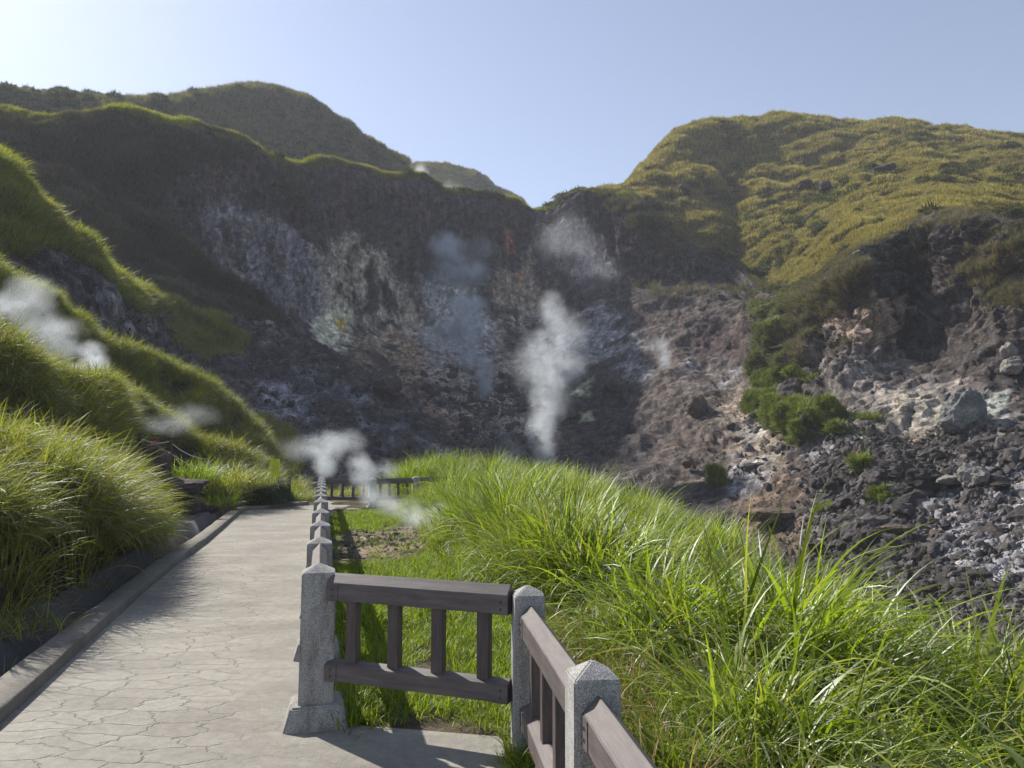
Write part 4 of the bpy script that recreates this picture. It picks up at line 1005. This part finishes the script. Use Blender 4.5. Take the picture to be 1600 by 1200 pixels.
pts, nn, mk = on_grid(W1, shrub * (py0 > 580), 5200, N0)
scatter("shrubs", pts, SPR, RNG.uniform(.4, .9, len(pts)) * var_(pts, .9), "bright green shrubs on the rock spur right of centre", "shrubs", rot=slope_rot(nn, len(pts)))
pts, nn, mk = on_grid(WS[0], WS[4] * (.12 + smooth(-.3, .05, fbm(WS[0] * .6, 3, 44))), 11000, WS[1])
HP2 = hill_protos(M_GBANK, 220, n=30, L=.9, wd=.03, seg=4)
scatter("grass", pts, HP2, RNG.uniform(.5, 1.1, len(pts)) * var_(pts, .5, .5), "sunlit grass crest on the left scree spur", "grass", rot=slope_rot(nn, len(pts)))

# darker bushes mixed into the slopes
M_GDARK = grass_mat("dark_shrub", (0.075, 0.095, 0.035), (0.12, 0.10, 0.05), .25, .05, .3)
BU = []
for k in range(5):
    b_ = tuft("bush", 150, .75, .8, .10, .9, 1.1, 3, M_GDARK, 440 + k); me = b_.data; co = np.empty(len(me.vertices) * 3, np.float32); me.vertices.foreach_get("co", co); co = co.reshape(-1, 3)
    co[:, 2] += .5 * np.sqrt(np.clip(1 - (np.hypot(co[:, 0], co[:, 1]) / 1.0) ** 2, 0, 1)); me.vertices.foreach_set("co", co.ravel()); me.update(); BU.append(b_)
bm_ = smooth(.02, .3, fbm(WC[0] * .12, 3, 201)) * WC[4] + .12 * smooth(300, 400, WC[3])
pts, nn, mk = on_grid(WC[0], bm_, 1500, WC[1])
scatter("bushes", pts, BU, RNG.uniform(.35, 1.15, len(pts)) ** 1.3, "dark bushes scattered through the bamboo on the right hill", "bushes", rot=slope_rot(nn, len(pts)), tint=RNG.uniform(0, 1, len(pts)))
pts, nn, mk = on_grid(W1, gr * smooth(-.05, .25, fbm(W0 * .12, 3, 202)), 900, N0)
scatter("bushes", pts, BU, RNG.uniform(.3, 1.0, len(pts)) * np.clip(pts[:, 1] / 90, .3, 1.2) ** 1.5, "dark bushes on the shaded crater slopes", "bushes", rot=slope_rot(nn, len(pts)), tint=RNG.uniform(0, 1, len(pts)))
pts, nn, mk = on_grid(WB[0], WB[4] * smooth(-.05, .3, fbm(WB[0] * .08, 3, 203)), 700, WB[1])
scatter("bushes", pts, BU, RNG.uniform(.4, 1.3, len(pts)), "bushes dotted over the far left hill", "bushes", rot=slope_rot(nn, len(pts)), tint=RNG.uniform(0, 1, len(pts)))

# ------------------------------------------------------------------ silver grass on the left ridges
BP = [tuft("tuft", 60, .24, 1.1, .018, .45, 1.8, 6, M_GBANK, 500 + k) for k in range(5)]
pts, nn, mk = on_grid(W3[0], smooth(-.3, 0, fbm(W3[0] * .8, 3, 171)) * (W3[3] < 800) + .02, 7500, W3[1])
scatter("silvergrass", pts, BP, RNG.uniform(.35, .8, len(pts)) * var_(pts), "silvergrass on the ridge behind the rope fence", "grass", rot=slope_rot(nn, len(pts), .12, .5))
m2 = (W2[3] < 786) * (1 - smooth(8, -8, -poly_d(W2[2], W2[3], [(195,688),(312,700),(320,770),(350,812),(190,812)])) * 1.0)
m2 = (W2[3] < 786) * (1 - smooth(-8, 8, poly_d(W2[2], W2[3], [(195,684),(312,696),(315,770),(350,815),(190,815)])))
pts, nn, mk = on_grid(W2[0], m2 + 1e-4, 4200, W2[1])
scatter("silvergrass", pts, BP, RNG.uniform(.45, .8, len(pts)) * var_(pts), "silvergrass clumps just behind the boulders", "grass", rot=slope_rot(nn, len(pts), .12, .5))
NP_ = [tuft("tuft", 80, .22, 1.35, .017, .42, 2.0, 9, M_GBANK, 520 + k) for k in range(6)]
hh = smooth(-.35, 0, fbm(W1b[0] * 1.3, 3, 172)) * (W1b[3] < np.interp(W1b[2], [0, 130, 265], [860, 850, 850]))
pts, nn, mk = on_grid(W1b[0], hh + .03, 1500, W1b[1])
scatter("silvergrass", pts, NP_, RNG.uniform(.45, .8, len(pts)) * var_(pts, 1.1, .35), "tall nearest silvergrass arching over the earth bank", "grass", rot=slope_rot(nn, len(pts), .0, .5))

# ------------------------------------------------------------------ meadow and lawn right of the path
def tall_line(y): return np.interp(y, [0, 4, 5, 7.8, 9, 11, 14, 17, 20, 24, 26, 30], [.62, .55, .65, .3, -.15, -.75, -1.5, -2.1, -2.8, -3.5, -4.5, -5.0])
cand = np.stack([RNG.uniform(-6, 9, 60000), RNG.uniform(.7, 33, 60000)], -1)
x, y = cand[:, 0], cand[:, 1]; e = x - np.interp(y, *XE)
inr = (x > tall_line(y) + RNG.normal(0, .15, len(x))) & (e < 2.6) & ~((y < 4.6) & (x < fence2x(y) + .3))
inr &= ~((y > 22) & (y < 24.6) & (x < -1.9)) & ~((y > 23) & (x < -4.2))
dens = np.clip(7.0 / np.maximum(y, 2.5), .28, 1.0); clm = fbm(np.stack([x, y, 0 * x], -1) * 1.5, 3, 181); inr &= RNG.uniform(size=len(x)) < dens * (.22 + .78 * smooth(-.18, .14, clm)) * (1 - .85 * smooth(1.0, .55, np.hypot((x - 1.75) / .8, (y - 5.3) / 1.0)))
a_, b_ = proj(np.stack([x, y, zg(x, y) + .6], -1)); inr &= (a_ > -100) & (a_ < 1850)
mp2 = cand[inr]; x, y = mp2.T; z = zg(x, y)
TP = [tuft("tuft", 40, .12, 1.3, (.015, .021)[k % 2], .26, (.95, 1.8)[k // 4], 10, M_GNEAR, 600 + k) for k in range(8)]
edge = smooth(-.1, .8, x - tall_line(y)); sc_ = (.46 + .52 * edge) * RNG.uniform(.75, 1.12, len(x)) * (1 + .18 * vnoise(np.stack([x * .9, y * .9, 0 * x], -1), 3))
sc_ *= 1.08 + .75 * fbm(np.stack([x, y, 0 * x], -1) * 1.5, 3, 181)
sc_ *= np.where(y < 8, np.interp(x - fence2x(y), [.3, 1.3, 2.4], [.38, .8, 1.12]), 1)
sc_ *= np.interp(y, [0, 2, 4, 7, 10, 16, 22, 30], [.85, .95, 1.0, .92, .76, .72, .8, .9])
near = (y < 8.5) & (x - fence2x(y) > .9)
TPN = [tuft("tuft", 26, .10, 1.35, (.020, .027)[k % 2], .30, (1.5, 2.3)[k // 4], 12, M_GNEAR, 640 + k) for k in range(8)]
pn = np.stack([x, y, z], -1)[near]; kn = RNG.uniform(size=len(pn)) < .85; pn = pn[kn]
scatter("silvergrass", pn, TPN, sc_[near][kn], "broad bladed nearest silvergrass at the lower right", "grass", rot=np.stack([RNG.normal(0, .2, len(pn)), RNG.normal(.0, .2, len(pn)), RNG.uniform(0, 6.28, len(pn))], -1))
M_GDRY = grass_mat("dry_stalks", (0.24, 0.165, 0.085), (0.30, 0.21, 0.11), .25, .05, .3)
DT = [tuft("tuft", 30, .16, .62, .009, .5, 1.6, 6, M_GDRY, 660 + k) for k in range(4)]
nd_ = 2600; xd = RNG.uniform(.5, 6, nd_); yd = RNG.uniform(1.5, 14, nd_); kd = (xd > tall_line(yd)) & ((fbm(np.stack([xd, yd, 0 * xd], -1) * 1.5, 3, 181) < .12) | (np.hypot((xd - 1.75) / .9, (yd - 5.3) / 1.1) < 1)) & (xd - np.interp(yd, *XE) < 2)
scatter("dead_grass", np.stack([xd, yd, zg(xd, yd)], -1)[kd], DT, RNG.uniform(.5, 1.1, kd.sum()), "brown dead stalks between the green silvergrass clumps", "grass")
SH = [tuft("tuft", 5, .05, 1.5, .010, .12, .9, 10, M_GDRY, 670 + k) for k in range(4)]
ns_ = 70; xd = RNG.uniform(1.5, 5, ns_); yd = RNG.uniform(3, 12, ns_); kd = (xd - np.interp(yd, *XE) < .6) & (xd - np.interp(yd, *XE) > -1.6)
scatter("seed_stalks", np.stack([xd, yd, zg(xd, yd)], -1)[kd], SH, RNG.uniform(.6, .95, kd.sum()), "thin tan stalks standing above the meadow edge", "grass")
far_ = ~near; x, y, z, sc_ = x[far_], y[far_], z[far_], sc_[far_]
scatter("silvergrass", np.stack([x, y, z], -1), TP, sc_, "tall bright green silvergrass meadow right of the fence", "grass", rot=np.stack([RNG.normal(0, .2, len(x)), RNG.normal(.03, .2, len(x)), RNG.uniform(0, 6.28, len(x))], -1))
print("meadow tufts", len(x))
n_ = 26000
x = RNG.uniform(-5.2, 2.2, n_); y = 1.2 + 21.5 * RNG.uniform(0, 1, n_) ** 1.25
keep = np.where(y > 4.62, x > xr(y) + .13 + RNG.uniform(0, .06, n_), x > fence2x(y) - .10) & (x < tall_line(y) + .5)
keep &= ~((y > 19.4) & (x < np.interp(y, [19.6, 23.3], [-4.7, -3.5]))) & ~((y > 4.5) & (y < 4.82) & (x < -.96 + (4.82 - y) * 4.5))
dd = np.clip(1.25 - np.hypot((x + 2.55) / 1.25, (y - 14.2) / 2.6), 0, 1) + fbm(np.stack([x, y, 0 * x], -1) * 1.7, 3, 112) * .25
keep &= ~((dd > .12) & (RNG.uniform(size=n_) < .93))
x, y = x[keep], y[keep]; z = zg(x, y)
LP = [tuft("tuft", 34, .13, .16, .006, .5, 1.2, 4, M_GLAWN, 700 + k) for k in range(6)]
var = 1 + .6 * smooth(0, .6, fbm(np.stack([x, y, 0 * x], -1) * .9, 3, 151))
scatter("lawn", np.stack([x, y, z], -1), LP, RNG.uniform(.6, 1.1, len(x)) * var, "short bright lawn between the fence and the tall meadow", "grass")
# pebbles on the bare patch
n_ = 700; x = np.clip(-2.45 + RNG.normal(0, .5, n_), -3.2, -1); y = 14.2 + RNG.normal(0, 1.3, n_)
scatter("pebbles", np.stack([x, y, zg(x, y)], -1), RP, np.clip(.014 * (RNG.pareto(2.4, n_) + 1), .014, .07), "small stones on the bare steaming soil patch", "pebbles", rot=RNG.uniform(0, 6.28, (n_, 3)), tint=RNG.uniform(.6, .95, n_))
# low grass along drain and beyond the bend
n_ = 900; x = RNG.uniform(-13, -3, n_); y = RNG.uniform(26.5, 36, n_)
k_ = (x < -5) | (y > 31); x, y = x[k_], y[k_]
scatter("grass", np.stack([x, y, zg(x, y)], -1), BP, RNG.uniform(.3, .6, len(x)), "low grass beyond the farthest fence", "grass")

# single clumps one can point to
def clump(name, px, py, Y, n, spread, L, wd, lean, droop, mat, seed, label, cat="grass", loc=None):
    o = tuft(name, n, spread, L, wd, lean, droop, 7, mat, seed); COL.objects.link(o); p = P(px, py, Y) if loc is None else loc; o.location = p
    prop(o, label, cat); return o
clump('grass_clump', 345, 792, 20.9, 420, .42, .75, .013, .75, 1.1, M_GNEAR, 1, "fresh bright green grass clump at the kerb, right of the boulders")
clump('grass_clump', 303, 752, 20.3, 600, .55, .85, .014, .6, 1.2, M_GNEAR, 2, "light green grass tuft above the wide dark boulder")
clump('grass_clump', 352, 768, 21.9, 1000, .75, 1.25, .014, .55, 1.5, M_GBANK, 3, "big brownish green clump behind the kerb clump")
clump('grass_clump', 398, 768, 23.4, 800, .6, 1.1, .014, .55, 1.5, M_GBANK, 8, "tall clump touching the left side of the yellow green notice board")
clump('grass_clump', 455, 782, 24.9, 160, .28, .5, .012, .5, 1.0, M_GNEAR, 4, "small bright tuft at the end of the kerb")
M_BUSH = grass_mat("dark_bush_leaf", (0.035, 0.06, 0.025), (0.06, 0.05, 0.035), .25, .1, .15)
bush = clump('bush', 420, 784, 23.2, 2600, .62, .42, .010, .9, 1.6, M_BUSH, 5, "round dark green bush beside the bend of the kerb", "bush")
me = bush.data; co = np.empty(len(me.vertices) * 3, np.float32); me.vertices.foreach_get("co", co); co = co.reshape(-1, 3)
rr = np.hypot(co[:, 0], co[:, 1]); co[:, 2] += .42 * np.sqrt(np.clip(1 - (rr / .72) ** 2, 0, 1)); me.vertices.foreach_set("co", co.ravel()); me.update()
clump('grass_clump', 52, 1075, 5.35, 26, .06, .42, .008, .7, 1.2, M_GNEAR, 6, loc=(-3.85, 5.9, -.16), label="small weed tuft growing out of the drain at lower left")
clump('grass_clump', 40, 985, 6.9, 160, .35, .40, .008, .7, 1.3, M_GBANK, 7, "low grey green tuft at the foot of the shaded bank")

# ------------------------------------------------------------------ steam
def steam_mat(scale, dens, thr):
    m, nt, out = new_mat("steam")
    tc = nd(nt, 'ShaderNodeTexCoord').outputs['Object']; ln = nd(nt, 'ShaderNodeVectorMath', operation='LENGTH')
    pos = nd(nt, 'ShaderNodeNewGeometry').outputs['Position']
    wz = noise(nt, pos, scale * .55, 2, .5)
    wv = nd(nt, 'ShaderNodeVectorMath', operation='MULTIPLY_ADD'); wv.inputs[1].default_value = (.8, .8, .7); nt.links.new(wz.outputs['Color'], wv.inputs[0])
    of = nd(nt, 'ShaderNodeVectorMath', operation='SUBTRACT'); of.inputs[1].default_value = (.4, .4, .35); nt.links.new(tc, of.inputs[0])
    nt.links.new(of.outputs[0], wv.inputs[2]); nt.links.new(wv.outputs[0], ln.inputs[0])
    n = noise(nt, pos, scale, 6, .62); n.inputs['Distortion'].default_value = .5
    fall = nd(nt, 'ShaderNodeMapRange', interpolation_type='SMOOTHSTEP'); fall.inputs['From Min'].default_value = .92; fall.inputs['From Max'].default_value = .0
    nt.links.new(ln.outputs['Value'], fall.inputs['Value'])
    l0 = nd(nt, 'ShaderNodeVectorMath', operation='LENGTH'); nt.links.new(tc, l0.inputs[0])
    f0 = nd(nt, 'ShaderNodeMapRange', interpolation_type='SMOOTHSTEP'); f0.inputs['From Min'].default_value = .98; f0.inputs['From Max'].default_value = .7
    nt.links.new(l0.outputs['Value'], f0.inputs['Value'])
    tex = nd(nt, 'ShaderNodeMapRange'); tex.inputs['From Min'].default_value = thr; tex.inputs['From Max'].default_value = thr + .17; tex.inputs['To Max'].default_value = 1.0
    nt.links.new(n.outputs[0], tex.inputs['Value'])
    d = math_(nt, 'MULTIPLY', fall.outputs[0], tex.outputs[0]); d = math_(nt, 'MULTIPLY', d, f0.outputs[0]); d = math_(nt, 'MULTIPLY', d, dens * .62)
    pv = nd(nt, 'ShaderNodeVolumePrincipled'); pv.inputs['Color'].default_value = (.89, .945, 1, 1); pv.inputs['Anisotropy'].default_value = .35  # bluish tint puts skylit shade into the steam colour
    pv.inputs['Density Attribute'].default_value = ""
    nt.links.new(d, pv.inputs['Density']); nt.links.new(pv.outputs[0], out.inputs['Volume']); return m
def plume(label, puffs, noise_px=22, thr=.37):
    """puffs: (px, py, rx_px, ry_px, Y, optical depth)"""
    p0 = puffs[0]; base = P(p0[0], p0[1] + p0[3], p0[4]); root = empty('steam_plume', base); prop(root, label, "steam", "steam rising from the vents", 'stuff')
    bm = bmesh.new(); bmesh.ops.create_icosphere(bm, subdivisions=3, radius=1); me0 = bpy.data.meshes.new("puff"); bm.to_mesh(me0); bm.free()
    for px, py, rx, ry, Y, od in puffs:
        s = Y / F; c = P(px, py, Y); R_ = 1.25
        me = me0.copy(); me.materials.clear(); me.materials.append(steam_mat(1 / (noise_px * s), od / (1.2 * rx * s), thr))
        o = bpy.data.objects.new('puff', me); COL.objects.link(o); o.parent = root; o.location = c - base
        o.scale = (rx * s * R_, rx * s * R_ * 1.0, ry * s * R_)
plume("tallest thick white steam column rising in front of the crater wall, right of centre", [(850,718,24,50,57,1.8),(848,668,30,50,58,2.1),(858,620,40,44,59,2.1),(868,580,52,36,59,1.8),(850,548,46,36,59,1.2),(898,566,34,20,59,1.2),(880,520,44,44,60,1.3),(862,484,28,34,60,1.2),(830,575,40,44,60,.6)], 17, .36)
plume("thin steam low at the crater foot just left of the tallest column", [(796,705,26,36,55,.9),(835,735,40,18,54,.6)], 20, .4)
plume("bluish steam puff highest on the shaded cliff", [(700,388,34,34,96,4.2),(728,424,44,28,96,4.0),(752,388,30,22,97,1.0),(690,430,30,26,96,1.0)], 20, .38)
plume("steam cloud on the cliff below the highest puff", [(732,476,34,18,90,4.4),(724,512,44,32,88,3.8),(690,525,40,28,88,1.4),(738,556,26,28,85,1.8)], 20, .38)
plume("small slender wisp above the scree, left of the tallest column", [(757,596,16,38,78,3.2),(762,570,18,20,78,1.0)], 14, .36)
plume("small wisp of steam at the right of the crater wall", [(1038,556,14,30,76,1.3),(1026,538,18,18,76,.8)], 14, .36)
plume("little steam puff on the crater rim skyline", [(658,270,15,20,112,1.2),(700,296,40,9,111,.8),(735,304,30,8,111,.5)], 14, .36)
plume("faint steam veil drifting over the pale streaks below the notch", [(880,380,60,60,98,.45),(930,430,50,40,96,.35)], 36, .36)
plume("pale steam drifting over the left grass slope at the picture edge", [(25,478,60,30,21,1.6),(75,515,60,30,20.8,1.4),(95,545,40,26,20.4,1.2),(50,450,44,24,21.5,.8)], 34, .36)
plume("white steam puff on the left slope, right of the larger cloud", [(150,570,28,24,18.2,2.2),(145,548,24,20,18.4,1.4),(118,580,30,18,18.1,1.2)], 20, .34)
plume("faint steam above the rope fence", [(262,664,50,20,20,.5),(300,650,50,24,23,.35)], 24, .36)
plume("steam puff behind the far end of the stone posts", [(508,728,22,20,31,2.0),(512,700,34,30,31,1.8),(545,690,30,22,31,.8),(470,700,40,24,31,.7)], 24, .34)
plume("steam drifting over the distant fence beside the post row", [(568,742,26,26,22.0,1.8),(560,722,22,20,22.2,1.0),(586,768,34,20,21.6,1.5),(600,735,30,20,25,.7)], 24, .36)
plume("low steam drifting over the bare soil patch at the lawn", [(684,822,26,22,14.4,2.2),(692,800,22,20,14.4,1.4),(655,808,34,22,15.5,1.5),(622,792,40,20,17,1.2),(590,780,34,18,19,.9)], 22, .36)

# ------------------------------------------------------------------ haze
hz = bpy.data.meshes.new("haze"); bm = bmesh.new(); bmesh.ops.create_cube(bm, size=1); bm.to_mesh(hz); bm.free()
ho = bpy.data.objects.new("haze", hz); COL.objects.link(ho); ho.scale = (2000, 2400, 155); ho.location = (0, 150, -10 + 77.5)
hm, nt, out = new_mat("haze"); pv = nd(nt, 'ShaderNodeVolumePrincipled'); pv.inputs['Density Attribute'].default_value = ""
pv.inputs['Color'].default_value = (.86, .90, 1, 1); pv.inputs['Density'].default_value = 0.00055; pv.inputs['Anisotropy'].default_value = .15
nt.links.new(pv.outputs[0], out.inputs['Volume']); hm.cycles.homogeneous_volume = True
hz.materials.append(hm); prop(ho, "thin bluish air haze filling the crater", "haze", kind='stuff')
